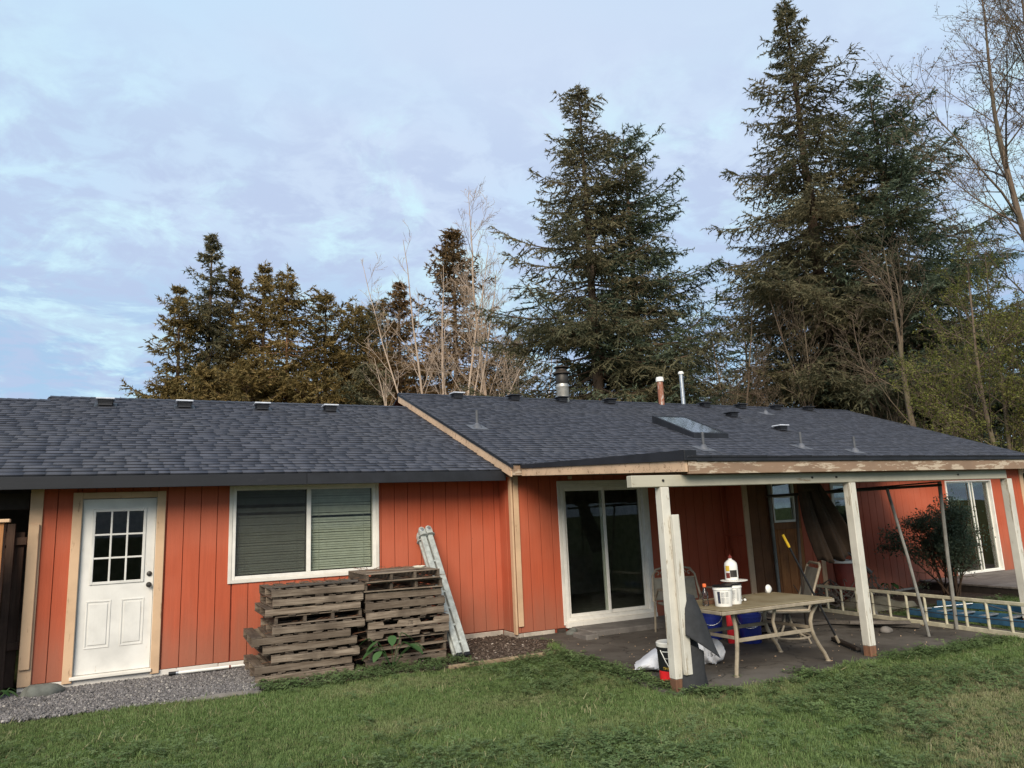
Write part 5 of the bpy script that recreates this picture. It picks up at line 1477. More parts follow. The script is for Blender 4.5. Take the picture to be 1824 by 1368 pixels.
def conifer(name, label, x, y, H, seed, Rm, base=.12, prof=.85, dens=1.0, mat='needle_dark', bark='bark_fir', nl=.16, nw=.050, up=34, low=-10, gap=0.0, lean=(0, 0), tr=None, ragged=.3, sp1=.21, sp2=.17, shape=None, biggest=99):
    r = np.random.default_rng(seed)
    t = thing(name, label, 'tree', (x, y, 0), TREE_GROUP)
    nseg = 14
    hs = np.linspace(-.3, H, nseg)
    wob = np.cumsum(r.normal(0, .04, (nseg, 2)), 0) * .5
    tr = tr or H * .0165
    TP = np.stack([lean[0] * (hs / H) + wob[:, 0] - wob[0, 0], lean[1] * (hs / H) + wob[:, 1] - wob[0, 1], hs], 1)
    TRr = tr * (1 - hs.clip(0) / H * .97) ** .9
    V, F = tubes([(TP, TRr)], 10)
    o = link(bpy.data.objects.new('trunk', np_mesh('trunk', V, F, [M[bark]]))); o.parent = t; o.data.shade_smooth()
    nb = int(H * (1 - base) * 17 * dens)
    hh = H * (base + (1 - base) * np.sort(r.uniform(0, .985, nb)) ** 1.10)
    # whorl clumping
    hh = hh - .35 * ((hh / .8) % 1 - .5) * .8
    u = ((hh / H - base) / (1 - base)).clip(0, 1)
    pr = shape(u) if shape else ((1 - u) ** prof * (1 - .35 * np.exp(-u / .06))) + .025
    az = np.arange(nb) * 2.399963 + r.normal(0, .5, nb)
    L = Rm * pr * (1 + r.normal(0, ragged, nb)).clip(.35, 1.55)
    if gap > 0:
        keep = r.uniform(0, 1, nb) > gap * (1 - u * .6)
        hh, u, az, L = hh[keep], u[keep], az[keep], L[keep]
    nb = len(L)
    L = np.minimum(L, (H - hh) * .85 + .14)
    e0 = np.radians(low + (up - low) * u ** 1.9 + r.normal(0, 6, nb))
    L = L * (1 + .22 * np.sin(hh * 1.9 + 1.3 * np.cos(az) + seed) + .12 * np.sin(hh * 4.3 + az))
    m = 7
    s = np.linspace(0, 1, m)
    hor = np.stack([np.cos(az), np.sin(az), np.zeros(nb)], 1)
    # droop in the middle, upturned tip
    zz_ = L[:, None] * (np.tan(e0)[:, None] * s - .30 * (1 - u)[:, None] * s * (1.2 - s) * 1.4 + (.11 + .06 * r.normal(0, 1, nb))[:, None] * s ** 3)
    bx = np.interp(hh, hs, TP[:, 0]); by = np.interp(hh, hs, TP[:, 1])
    BP = np.stack([bx, by, hh], 1)[:, None, :] + hor[:, None, :] * (L[:, None] * s)[..., None] + np.stack([np.zeros_like(zz_), np.zeros_like(zz_), zz_], -1)
    side = np.cross(hor, [0, 0, 1.])
    BP = BP + side[:, None, :] * (r.normal(0, .07, nb)[:, None] * L[:, None] * s ** 2)[..., None]
    rad = (.012 + .011 * L)[:, None] * (1 - s * .85)
    Vb, Fb = tubes([(BP[i], rad[i]) for i in range(nb)], 4)
    # segments of the main branches become parents of branchlets
    tone = np.clip(r.normal(.42, .2, nb), 0, 1)
    SP = BP[:, :-1].reshape(-1, 3); SD = (BP[:, 1:] - BP[:, :-1]).reshape(-1, 3); SL_ = np.linalg.norm(SD, axis=1); SD = unit(SD)
    sfrac = np.tile(s[:-1], nb); bl = np.repeat(L, m - 1); st = np.repeat(tone, m - 1)
    keep = (sfrac > .10)
    P1, D1, L1, S1, = SP[keep], SD[keep], SL_[keep], st[keep]
    fr = sfrac[keep]; BL = bl[keep]
    n = np.maximum((L1 / (sp1)).astype(int), 1) * 2
    idx = np.repeat(np.arange(len(L1)), n)
    k = np.arange(len(idx)) - np.repeat(np.cumsum(n) - n, n)
    ss = (k + r.uniform(0, 1, len(idx))) / n[idx]
    d = D1[idx]; sd = unit(np.cross(d, [0, 0, 1.]) + 1e-6) * np.where(k % 2 == 0, 1., -1.)[:, None]
    a = np.radians(r.uniform(38, 70, len(idx)))[:, None]
    cd = unit(d * np.cos(a) + sd * np.sin(a) + np.array([0, 0, 1.]) * r.normal(-.40, .22, (len(idx), 1)))
    f2 = fr[idx] + ss / (m - 1)
    l = (.24 + .33 * BL[idx] * np.sin(np.pi * (f2 * .64 + .20).clip(0, 1)) ** .9 * (1.05 - f2 * .50)) * r.uniform(.55, 1.2, len(idx))
    C1 = (P1[idx] + d * (L1[idx] * ss)[:, None], cd, l, np.clip(S1[idx] + r.normal(0, .1, len(idx)), 0, 1))
    C2 = spawn(r, *C1, sp2, (35, 65), .50, -.22, s0=.15)
    V1, t1 = needles(r, C1[0], C1[1], C1[2], C1[3], .095 * nl / .15, nl, nw)
    V2, t2 = needles(r, C2[0], C2[1], C2[2], C2[3], .10 * nl / .15, nl, nw)
    tip = BP[:, -2:]; tP = tip[:, 0]; tD = unit(tip[:, 1] - tip[:, 0]); tL = np.linalg.norm(tip[:, 1] - tip[:, 0], axis=1) * 1.25
    V3, t3 = needles(r, tP, tD, tL, tone, .03, nl, nw)
    lead = np.array([TP[-3], TP[-2]]); ld_ = np.array([TP[-2] - TP[-3], TP[-1] - TP[-2]])
    V4, t4 = needles(r, lead, unit(ld_), np.linalg.norm(ld_, axis=1), np.array([.5, .5]), .05, nl, nw)
    def spray(P, D, L_, S, wd):
        wv_ = unit(np.cross(D, r.normal(0, .35, (len(D), 3)) + np.array([0, 0, 1.]))) * (wd * r.uniform(.6, 1.2, (len(D), 1)))
        a = P; b = P + D * (L_ * .45)[:, None] + wv_; c = P + D * (L_ * 1.12)[:, None]; d_ = P + D * (L_ * .45)[:, None] - wv_
        return np.stack([a, b, c, a, c, d_], 1).reshape(-1, 3), np.clip(np.repeat(S + r.normal(0, .12, len(S)), 6), 0, 1)
    V5, t5 = spray(*C2, nw * .72); V6, t6 = spray(*C1, nw * .95)
    VN = np.concatenate([V1, V2, V3, V4, V5, V6]); tn = np.concatenate([t1, t2, t3, t4, t5, t6])
    # thin twig ribbons under the needles
    tw = C1[0] + C1[1] * C1[2][:, None]
    wv = unit(np.cross(C1[1], [0, 0, 1.]) + 1e-6) * .010
    VT = np.stack([C1[0] - wv, C1[0] + wv, tw], 1).reshape(-1, 3)
    # quads of the branch tubes as two triangles
    FT = np.concatenate([Fb[:, [0, 1, 2]], Fb[:, [0, 2, 3]]])
    V = np.concatenate([Vb, VT, VN]); nT = len(VT) // 3; nN = len(VN) // 3
    F = np.concatenate([FT, (np.arange(nT * 3) + len(Vb)).reshape(-1, 3), (np.arange(nN * 3) + len(Vb) + len(VT)).reshape(-1, 3)])
    mi = np.concatenate([np.ones(len(FT) + nT, int), np.zeros(nN, int)])
    tone_all = np.concatenate([np.zeros(len(Vb) + len(VT)), tn])
    o = link(bpy.data.objects.new('crown', np_mesh('crown', V, F, [M[mat], M[bark]], mi, tone_all))); o.parent = t
    TRI[0] += len(F)
    return t
TRI = [0]

def bare(name, label, x, y, H, seed, bark='bark_pale', trunks=1, spread=.28, base=.25, tr=None, dens=1.0, upness=.6, lean=(0, 0), twig=.006, leafm=None, leaf_n=0, leaf_s=.05, forks=0, maxdepth=4):
    r = np.random.default_rng(seed)
    t = thing(name, label, 'tree', (x, y, 0), TREE_GROUP)
    tr = tr or H * .0105
    trunk_paths, limb_paths = [], []
    ends = []
    def path(p, d, L, r0, r1, n, wob, lift):
        P = [np.array(p, float)]; d = np.array(d, float)
        for i in range(n - 1):
            d = unit(d + r.normal(0, wob, 3) + np.array([0, 0, lift]))
            P.append(P[-1] + d * L / (n - 1))
        return np.array(P), np.linspace(r0, r1, n), d
    def grow(P, R, depth, L):
        n = len(P)
        if depth > maxdepth: return
        cnt = {1: int(L * 3.0 * dens) + 3, 2: int(L * 3.6 * dens) + 3, 3: int(L * 4.0 * dens) + 2, 4: int(L * 3.5 * dens) + 1}[depth]
        s0 = base if depth == 1 else .18
        for i in range(cnt):
            s = s0 + (1 - s0) * (i + r.uniform(0, 1)) / cnt
            f = s * (n - 1); a = min(int(f), n - 2); p = P[a] + (P[a + 1] - P[a]) * (f - a)
            rr = np.interp(f, np.arange(n), R)
            d0 = unit(P[a + 1] - P[a])
            q = r.normal(0, 1, 3); q = unit(q - d0 * (q @ d0))
            ang = np.radians(r.uniform(28, 58))
            d = unit(d0 * math.cos(ang) + q * math.sin(ang) + np.array([0, 0, .15 * upness]))
            if depth == 1: l = H * spread * (1.08 - s) ** .7 * r.uniform(.55, 1.15) + .3
            else: l = L * (.55 - .22 * s) * r.uniform(.5, 1.15)
            if l < .12: continue
            c0 = min(rr * .55, .006 + .0075 * l); c1 = twig * (.75 if depth < 3 else .6)
            c0 = max(c0, twig)
            pp, rad, de = path(p, d, l, c0, c1, 6 if depth < 3 else 4, .16 if depth > 1 else .11, .07 * upness)
            limb_paths.append((pp, rad))
            if leafm and depth >= 2: ends.append((pp[1:], depth))
            grow(pp, rad, depth + 1, l)
    for k in range(trunks):
        a = r.uniform(0, 6.28); sp = 0 if trunks == 1 else .16
        if trunks > 1: a = k * 6.28 / trunks + r.uniform(-.4, .4)
        d = unit(np.array([lean[0] / H + sp * math.cos(a), lean[1] / H + sp * math.sin(a), 1]))
        hk = H * (1 if k == 0 else r.uniform(.72, .95))
        P, R, _ = path((0 + (.12 * math.cos(a) if trunks > 1 else 0), .12 * math.sin(a) if trunks > 1 else 0, -.2), d, hk, tr * (1 if trunks == 1 else .75), .012, 12, .045, .05)
        trunk_paths.append((P, R * 1.0))
        for f in range(forks):
            i = int(len(P) * r.uniform(.25, .55)); dd = unit(unit(P[i + 1] - P[i]) + r.normal(0, .28, 3) * np.array([1, 1, .1]))
            P2, R2, _ = path(P[i], dd, hk * (1 - i / len(P)) * r.uniform(.8, .98), R[i] * .75, .012, 9, .06, .10)
            trunk_paths.append((P2, R2)); grow(P2, R2, 1, hk * .5)
        grow(P, R, 1, hk * .5)
    V, F = tubes(trunk_paths, 8)
    o = link(bpy.data.objects.new('trunk', np_mesh('trunk', V, F, [M[bark]]))); o.parent = t; o.data.shade_smooth()
    V, F = tubes(limb_paths, 3)
    F3 = np.concatenate([F[:, [0, 1, 2]], F[:, [0, 2, 3]]])
    mats = [M[bark]]; mi = np.zeros(len(F3), int); tone = np.zeros(len(V))
    if leafm and ends:
        pts = np.concatenate([e[0] for e in ends])
        n = leaf_n
        idx = r.integers(0, len(pts), n); p = pts[idx] + r.normal(0, .05, (n, 3))
        d = unit(r.normal(0, 1, (n, 3))); w = unit(np.cross(d, r.normal(0, 1, (n, 3))))
        ls = leaf_s * r.uniform(.6, 1.4, (n, 1))
        LV = np.stack([p - w * ls * .35, p + w * ls * .35, p + d * ls], 1).reshape(-1, 3)
        F3 = np.concatenate([F3, np.arange(3 * n).reshape(-1, 3) + len(V)]); V = np.concatenate([V, LV])
        mi = np.concatenate([mi, np.ones(n, int)]); mats.append(M[leafm])
        tone = np.concatenate([tone, np.repeat(r.uniform(0, 1, n), 3)])
    o = link(bpy.data.objects.new('crown', np_mesh('crown', V, F3, mats, mi, tone))); o.parent = t
    TRI[0] += len(F3)
    return t

# the two firs behind the middle of the right roof
conifer('fir_tree', 'dark fir with ragged level boughs behind the chimney flue', 16.6, 25.0, 20.8, 41, 4.3, .15, .78, 1.15, 'needle_mid', up=26, low=-8, ragged=.32, tr=.33, gap=.18)
conifer('fir_tree', 'denser dark green fir with upturned boughs behind the two thin roof pipes', 19.0, 25.4, 19.4, 42, 4.0, .12, .66, 1.15, 'needle_dark', up=32, low=-2, ragged=.32, tr=.30, gap=.08)
conifer('fir_tree', 'tallest fir with a narrow pointed top, left of the right-hand pair', 27.9, 22.8, 27.1, 43, 5.0, .15, .84, 1.12, 'needle_mid', up=22, low=-14, ragged=.34, tr=.42, gap=.15, nl=.18, nw=.055)
conifer('fir_tree', 'broad bushy fir with upswept top boughs, right of the tallest fir', 31.4, 21.4, 22.8, 44, 5.0, .18, .60, 1.0, 'needle_dark', up=32, low=-8, ragged=.30, tr=.38, gap=.05, nl=.18, nw=.055)
# far left group
FAR = dict(nl=.27, nw=.09, sp1=.27, sp2=.25, dens=.98)
conifer('fir_tree', 'leftmost fir with low boughs reaching left over the left roof', 1.5, 55.0, 19.2, 51, 3.5, .22, .85, mat='needle_warm', ragged=.4, gap=.1, **FAR)
conifer('fir_tree', 'tallest ragged fir of the left group, gaps between its top boughs', 3.5, 56.9, 23.9, 52, 4.0, .28, .88, mat='needle_mid', ragged=.42, gap=.18, **FAR)
conifer('fir_tree', 'full fir just right of the tallest ragged fir of the left group', 5.2, 57.8, 22.0, 53, 4.3, .26, .86, mat='needle_warm', ragged=.3, **FAR)
conifer('fir_tree', 'thin-topped fir standing left of the bare orange trunk', 7.2, 55.5, 21.8, 54, 3.8, .28, .92, mat='needle_warm', ragged=.38, gap=.12, **FAR)
conifer('fir_tree', 'sparse fir with a long bare orange trunk above the left roof', 8.4, 52.3, 20.5, 55, 3.2, .52, .85, mat='needle_warm', bark='bark_orange', ragged=.4, gap=.2, tr=.22, **FAR)
conifer('fir_tree', 'broad rounded fir right of the bare orange trunk', 11.5, 53.8, 19.3, 56, 4.9, .2, .74, mat='needle_warm', ragged=.3, **FAR)
conifer('fir_tree', 'first of two dark blunt-topped firs in the right half of the left group', 14.4, 56.1, 19.3, 57, 4.6, .2, .62, mat='needle_warm', ragged=.3, **FAR)
conifer('fir_tree', 'second dark blunt-topped fir, next to the rusty pointed fir', 16.6, 57.8, 20.2, 58, 4.2, .22, .66, mat='needle_mid', ragged=.3, **FAR)
conifer('fir_tree', 'rusty slim pointed fir left of the pale bare tree', 16.4, 51.4, 19.8, 59, 3.7, .2, .8, mat='needle_rust', ragged=.3, **FAR)
conifer('fir_tree', 'rusty green spire fir directly behind the many-stemmed bare tree', 18.9, 46.3, 22.6, 60, 5.0, .16, .80, mat='needle_rust', ragged=.2, **FAR)
for i, (x, y, H, Rm, mt, lab) in enumerate(((1.0, 53.0, 11.6, 3.2, 'needle_warm', 'low wide fir filling the left end of the far group'), (5.5, 49.7, 12.8, 4.2, 'needle_warm', 'low olive fir in front of the full fir'), (9.9, 49.0, 12.4, 4.2, 'needle_warm', 'low fir in front of the orange trunk and the rounded fir'), (13.2, 48.6, 12.6, 4.2, 'needle_mid', 'low dark fir in front of the blunt-topped firs'), (3.0, 50.5, 12.4, 3.8, 'needle_warm', 'low olive fir below the tallest ragged fir'), (22.6, 45.0, 14.5, 3.6, 'needle_mid', 'small dark fir left of the chimney flue'))):
    conifer('fir_tree', lab, x, y, H, 70 + i, Rm, .06, .62, mat=mt, ragged=.3, **FAR)
# pale bare trees left of the middle firs
bare('bare_tree', 'pale many-stemmed bare tree above the left end of the right roof', 13.3, 33.4, 16.8, 81, 'bark_pale', trunks=4, spread=.27, base=.30, dens=.36, upness=1.0, twig=.0085, forks=1, tr=.15)
bare('bare_tree', 'tall slender pale bare tree left of the middle firs', 15.8, 34.5, 19.8, 82, 'bark_pale', spread=.25, base=.34, dens=.72, upness=.8, twig=.0085, tr=.17)
bare('bare_tree', 'thin low bare tree left of the chimney flue', 20.4, 39.0, 13.5, 83, 'bark_pale', trunks=3, spread=.2, base=.2, dens=.7, upness=1.0, twig=.010, tr=.12)
bare('bare_tree', 'short brushy bare tree left of the many-stemmed one', 10.6, 34.5, 10.5, 84, 'bark_pale', trunks=4, spread=.26, base=.15, dens=.5, upness=.8, twig=.0065, tr=.10)
bare('bare_tree', 'tall bare tree with reddish buds at the right edge of the photo', 24.3, 11.9, 19.5, 85, 'bark_brown', spread=.30, base=.32, dens=.62, upness=.5, twig=.007, tr=.24, forks=2, leafm='bud_tan', leaf_n=9000, leaf_s=.05)
bare('bare_tree', 'pale forked bare tree in front of the tallest fir', 25.4, 20.8, 11.8, 86, 'bark_brown', trunks=2, spread=.30, base=.22, dens=.55, upness=.8, twig=.007, tr=.14, forks=1)
bare('bare_tree', 'brown bare tree with a thick leaning trunk right of the forked one', 22.8, 15.3, 10.6, 87, 'bark_brown', spread=.34, base=.35, dens=.5, upness=.5, twig=.006, tr=.17, forks=1, lean=(-.4, .3))
bare('bare_tree', 'bare tree between the two pairs of firs', 20.9, 22.3, 11.4, 88, 'bark_brown', trunks=3, spread=.3, base=.2, dens=.9, upness=.8, twig=.008, tr=.11)
bare('bare_tree', 'slender bare tree behind the right end of the roof ridge', 26.4, 19.2, 11.6, 89, 'bark_brown', trunks=2, spread=.3, base=.2, dens=.9, upness=.7, twig=.008, tr=.12)
bare('budding_tree', 'tree with yellow-green buds above the right end of the roof', 22.9, 12.9, 10.2, 90, 'bark_brown', trunks=2, spread=.36, base=.2, dens=1.0, upness=.5, twig=.007, tr=.15, leafm='bud', leaf_n=22000, leaf_s=.06)
bare('budding_tree', 'second budding tree with slim stems left of the tallest budding one', 24.8, 15.1, 9.2, 91, 'bark_brown', trunks=3, spread=.32, base=.15, dens=.9, upness=.6, twig=.007, tr=.10, leafm='bud', leaf_n=7000, leaf_s=.06)
for i, (x, y, H, Rm, mt, g_, lab) in enumerate(((33.0, 16.6, 9.4, 4.4, 'needle_dark', 0., 'low dark fir at the right edge behind the budding trees'), (39.4, 23.7, 13.5, 4.4, 'needle_dark', .2, 'dark fir behind the budding trees'), (33.9, 34.0, 14.5, 4.4, 'needle_dark', .2, 'dark fir in the gap left of the tallest fir'), (30.0, 34.9, 13.0, 4.2, 'needle_mid', .2, 'dark fir right of the denser middle fir'), (37.0, 19.6, 10.5, 4.2, 'needle_dark', .1, 'dark fir below the broad bushy fir'), (28.0, 12.2, 8.4, 4.6, 'needle_dark', 0., 'dark low fir beyond the corner of the right roof'), (41.5, 30.5, 12.5, 5.0, 'needle_mid', .1, 'far fir low behind the forked bare tree'))):
    conifer('fir_tree', lab, x, y, H, 120 + i, Rm, .08, .6, mat=mt, ragged=.35, gap=g_, nl=.22, nw=.070, sp1=.28, sp2=.26, dens=.5)
# brushy undergrowth behind the right roof: bare shrubs
for i, (x, y, H) in enumerate(((23.2, 24.0, 6.6), (26.0, 23.0, 7.0), (28.4, 18.2, 6.6), (24.6, 17.4, 6.2), (19.2, 30.0, 7.0))):
    bare('bare_shrub', ['brushy bare shrub left of the forked bare tree', 'brushy bare shrub directly behind the forked bare tree', 'brushy bare shrub under the broad bushy fir', 'brushy bare shrub at the foot of the leaning trunk', 'bare shrub low behind the chimney flue'][i], x, y, H, 140 + i, 'bark_brown' if i < 5 else 'bark_pale', trunks=5, spread=.30, base=.1, dens=.75, upness=.6, twig=.008, tr=.07)

# ------------------------------------------------------------------ shrub beside the deck
def shrub():
    r = np.random.default_rng(5)
    t = thing('shrub', 'dark evergreen shrub with bare lower stems beside the deck', 'shrub', (13.45, 8.95, 0))
    paths = []; tips = []
    for k in range(15):
        a = r.uniform(0, 6.28); out = r.uniform(.25, 1.0)
        p0 = np.array([r.normal(0, .12), r.normal(0, .10), 0.0]); P = [p0]
        d = unit(np.array([math.cos(a) * .62 * out, math.sin(a) * .34 * out, 1.0]))
        Ls = r.uniform(1.15, 1.62)
        for i in range(7):
            d = unit(d + r.normal(0, .10, 3) + np.array([0, 0, .05])); P.append(P[-1] + d * Ls / 7)
        P = np.array(P); paths.append((P, np.linspace(.020, .007, 8)))
        for i in range(16):
            s = r.uniform(.25, 1); f = s * 7; q = min(int(f), 6); p = P[q] + (P[q + 1] - P[q]) * (f - q)
            dd = unit(unit(P[q + 1] - P[q]) * .5 + r.normal(0, .6, 3) + np.array([0, 0, .25])); l = r.uniform(.15, .42)
            pp = np.stack([p + dd * l * u + np.array([0, 0, .05 * u * u]) for u in np.linspace(0, 1, 4)])
            paths.append((pp, np.linspace(.007, .003, 4)))
            if pp[-1][2] > .80 + r.normal(0, .15): tips.append(pp[-1]); tips.append(pp[2])
            elif r.random() < .25: tips.append(pp[-1])
            for _ in range(3):
                d3 = unit(dd + r.normal(0, .6, 3)); p3 = np.stack([pp[2] + d3 * .16 * u for u in (0, .5, 1)]); paths.append((p3, np.linspace(.004, .002, 3)))
    V, F = tubes([(np.concatenate([p[:1], p[1:]]), r_) for p, r_ in paths], 4)
    o = link(bpy.data.objects.new('stems', np_mesh('stems', V, F, [M['bark_fir']]))); o.parent = t
    tips = np.array(tips); n = 22000
    idx = r.integers(0, len(tips), n); p = tips[idx] + r.normal(0, .075, (n, 3)) * np.array([1, 1, .8])
    d = unit(r.normal(0, 1, (n, 3)) + np.array([0, 0, .5])); w = unit(np.cross(d, r.normal(0, 1, (n, 3)))); ls = .045 * r.uniform(.6, 1.3, (n, 1))
    V = np.stack([p, p + d * ls * .5 + w * ls * .28, p + d * ls, p + d * ls * .5 - w * ls * .28], 1).reshape(-1, 3)
    F = np.arange(4 * n).reshape(-1, 4)
    lo = link(bpy.data.objects.new('leaves', np_mesh('leaves', V, F, [M['needle_dark']], tone=np.repeat(r.uniform(0, 1, n), 4)))); lo.parent = t; kind(lo, 'stuff')
shrub()
def leafy(name, label, x, y, n, size, seed, hang=0.0, dirs=None, z0=0.0):
    """plant of broad leaves, every leaf a part"""
    r = np.random.default_rng(seed); t = thing(name, label, 'plant', (x, y, 0))
    for i in range(n):
        a = dirs[i] if dirs else r.uniform(0, 6.28)
        h = r.uniform(.10, .34) * size / .12 + z0; rr = r.uniform(.06, .22) * size / .12
        base = Vector((x, y, .0)); tip = Vector((x + rr * math.cos(a), y + rr * math.sin(a), h))
        m = MB(); m.smooth = True
        ldir = Vector((math.cos(a), math.sin(a), -.45)).normalized(); sd = Vector((-math.sin(a), math.cos(a), 0))
        L = size * r.uniform(.9, 1.4); vs = []; k = 6
        for j in range(k + 1):
            u = j / k; wd = L * .36 * math.sin(math.pi * min(1, u * .9 + .08)) ** .8
            c = tip + ldir * L * u + Vector((0, 0, -.25 * L * u * u))
            vs += [tuple(c + sd * wd + Vector((0, 0, .18 * wd))), tuple(c), tuple(c - sd * wd + Vector((0, 0, .18 * wd)))]
        fs = []
        for j in range(k): fs += [(3 * j, 3 * j + 3, 3 * j + 4, 3 * j + 1), (3 * j + 1, 3 * j + 4, 3 * j + 5, 3 * j + 2)]
        m.add(vs, fs); lf = m.build('leaf', M['leaf'], t)
        m = MB(); m.smooth = True; m.tube([base, (base + tip) / 2 + Vector((0, 0, .04)), tip], .004, 5); m.build('stalk', M['leaf'], lf)
leafy('broadleaf_plant', 'green broad-leaved plant growing in front of the right pallet stack', 2.78, 9.16, 10, .155, 4)
leafy('broadleaf_plant', 'few green leaves at the left edge by the foot of the fence', -1.36, 9.66, 3, .085, 9, dirs=[-.4, -.1, .5])
leafy('weed', 'small green weed beside the shrub under the red wall', 12.6, 9.6, 14, .09, 12)

# ------------------------------------------------------------------ grass, gravel, bark: countless pieces as instances
def tuft_mesh(name, n, h, w, spread, seed, mat, bend=.5):
    r = np.random.default_rng(seed); V = []; F = []
    for i in range(n):
        a = r.uniform(0, 6.28); p = np.array([r.normal(0, spread), r.normal(0, spread), 0]); hh = h * r.uniform(.5, 1.2); b = r.uniform(.15, 1) * bend
        d = np.array([math.cos(a), math.sin(a), 0]); s = np.array([-math.sin(a), math.cos(a), 0]) * w * r.uniform(.7, 1.3)
        m = p + d * hh * b * .35 + np.array([0, 0, hh * .6]); t = p + d * hh * b + np.array([0, 0, hh * (1 - .35 * b)])
        k = len(V); V += [p - s * .5, p + s * .5, m - s * .42, m + s * .42, t]; F += [(k, k + 1, k + 3, k + 2), (k + 2, k + 3, k + 4)]
    me = bpy.data.meshes.new(name); me.from_pydata([tuple(v) for v in V], [], F); me.materials.append(mat)
    return bpy.data.objects.new(name, me)
def clover_mesh(name, seed, mat):
    r = np.random.default_rng(seed); V = []; F = []
    for i in range(7):
        p = np.array([r.normal(0, .03), r.normal(0, .03), r.uniform(.015, .045)])
        for q in range(3):
            a = r.uniform(0, .6) + q * 2.09; d = np.array([math.cos(a), math.sin(a), r.uniform(-.2, .35)]); s = np.array([-math.sin(a), math.cos(a), 0]); l = r.uniform(.011, .018)
            k = len(V); V += [p, p + d * l * .7 + s * l * .5, p + d * l * 1.15, p + d * l * .7 - s * l * .5]; F += [(k, k + 1, k + 2, k + 3)]
    me = bpy.data.meshes.new(name); me.from_pydata([tuple(v) for v in V], [], F); me.materials.append(mat)
    return bpy.data.objects.new(name, me)
def stone_mesh(name, seed, mat, flatn=.6):
    import bmesh
    bm = bmesh.new(); bmesh.ops.create_icosphere(bm, subdivisions=1, radius=1); r = np.random.default_rng(seed)
    for v in bm.verts:
        v.co *= r.uniform(.75, 1.1); v.co.z *= flatn; v.co.x *= 1.15
    me = bpy.data.meshes.new(name); bm.to_mesh(me); bm.free(); me.materials.append(mat)
    return bpy.data.objects.new(name, me)
def inst_attr_mat(name, stops, rough=.8, trans=0.0):
    t = NT(name)
    a = t.new('ShaderNodeAttribute'); a.attribute_type = 'INSTANCER'; a.attribute_name = 'dry'
    c = t.mix(a.outputs['Fac'], t.mix(t.rand(), stops[0], stops[1]), t.mix(t.rand(), stops[2], stops[3]))
    t.done(c, rough, 0, .2)
    if trans:
        d = t.new('ShaderNodeBsdfTranslucent'); t.setin(d.inputs[0], c); mx = t.new('ShaderNodeMixShader'); mx.inputs[0].default_value = trans
        t.l.new(t.p.outputs[0], mx.inputs[1]); t.l.new(d.outputs[0], mx.inputs[2]); t.l.new(mx.outputs[0], t.n['Material Output'].inputs['Surface'])
    return t.m
def scatter(name, pts, rot, scale, dry, variants):
    c = bpy.data.collections.new(name + '_pieces')
    for v in variants: c.objects.link(v)
    me = bpy.data.meshes.new(name); me.vertices.add(len(pts)); me.vertices.foreach_set('co', pts.astype(np.float32).ravel())
    for nm, arr, ty in (('rot', rot, 'FLOAT_VECTOR'), ('scl', scale, 'FLOAT'), ('dry', dry, 'FLOAT')):
        a = me.attributes.new(nm, ty, 'POINT'); a.data.foreach_set('vector' if ty == 'FLOAT_VECTOR' else 'value', arr.astype(np.float32).ravel())
    o = link(bpy.data.objects.new(name, me)); kind(o, 'stuff')
    ng = bpy.data.node_groups.new(name, 'GeometryNodeTree')
    ng.interface.new_socket('Geometry', in_out='INPUT', socket_type='NodeSocketGeometry'); ng.interface.new_socket('Geometry', in_out='OUTPUT', socket_type='NodeSocketGeometry')
    n, l = ng.nodes, ng.links
    gi, go = n.new('NodeGroupInput'), n.new('NodeGroupOutput')
    ci = n.new('GeometryNodeCollectionInfo'); ci.inputs['Collection'].default_value = c; ci.inputs['Separate Children'].default_value = True; ci.inputs['Reset Children'].default_value = True
    ip = n.new('GeometryNodeInstanceOnPoints'); ip.inputs['Pick Instance'].default_value = True
    def na(nm, ty):
        q = n.new('GeometryNodeInputNamedAttribute'); q.data_type = ty; q.inputs['Name'].default_value = nm
        return [s for s in q.outputs if s.enabled][0]
    ri = n.new('FunctionNodeRandomValue'); ri.data_type = 'INT'
    for s in ri.inputs:
        if s.enabled and s.name == 'Max': s.default_value = len(variants) - 1
        if s.enabled and s.name == 'Min': s.default_value = 0
    l.new(gi.outputs[0], ip.inputs['Points']); l.new(ci.outputs[0], ip.inputs['Instance']); l.new([s for s in ri.outputs if s.enabled][0], ip.inputs['Instance Index'])
    e2r = n.new('FunctionNodeEulerToRotation'); l.new(na('rot', 'FLOAT_VECTOR'), e2r.inputs[0]); l.new(e2r.outputs[0], ip.inputs['Rotation'])
    l.new(na('scl', 'FLOAT'), ip.inputs['Scale']); l.new(ip.outputs[0], go.inputs[0])
    md = o.modifiers.new('scatter', 'NODES'); md.node_group = ng
    return o
def inpoly(P, poly):
    x, y = P[:, 0], P[:, 1]; ins = np.zeros(len(P), bool); n = len(poly)
    for i in range(n):
        x0, y0 = poly[i]; x1, y1 = poly[(i + 1) % n]
        c = ((y0 > y) != (y1 > y)); xx = (x1 - x0) * (y - y0) / ((y1 - y0) if y1 != y0 else 1e-9) + x0
        ins ^= c & (x < xx)
    return ins
def field(P, seed, scale, oct_=3):
    r = np.random.default_rng(seed); v = np.zeros(len(P)); amp = 1
    for o in range(oct_):
        for _ in range(5):
            a = r.uniform(0, 6.28); f = scale * 2 ** o * r.uniform(.7, 1.3); v += amp * np.sin(P[:, 0] * f * math.cos(a) + P[:, 1] * f * math.sin(a) + r.uniform(0, 6.28)) / 5 ** .5
        amp *= .6
    return v
GR = [inst_attr_mat('grass_blades', ((.090, .150, .040), (.190, .262, .094), (.30, .26, .14), (.40, .35, .21)), .7, .25)]
CLM = inst_attr_mat('clover_leaves', ((.065, .112, .034), (.115, .165, .060), (.11, .15, .06), (.17, .20, .09)), .7, .2)
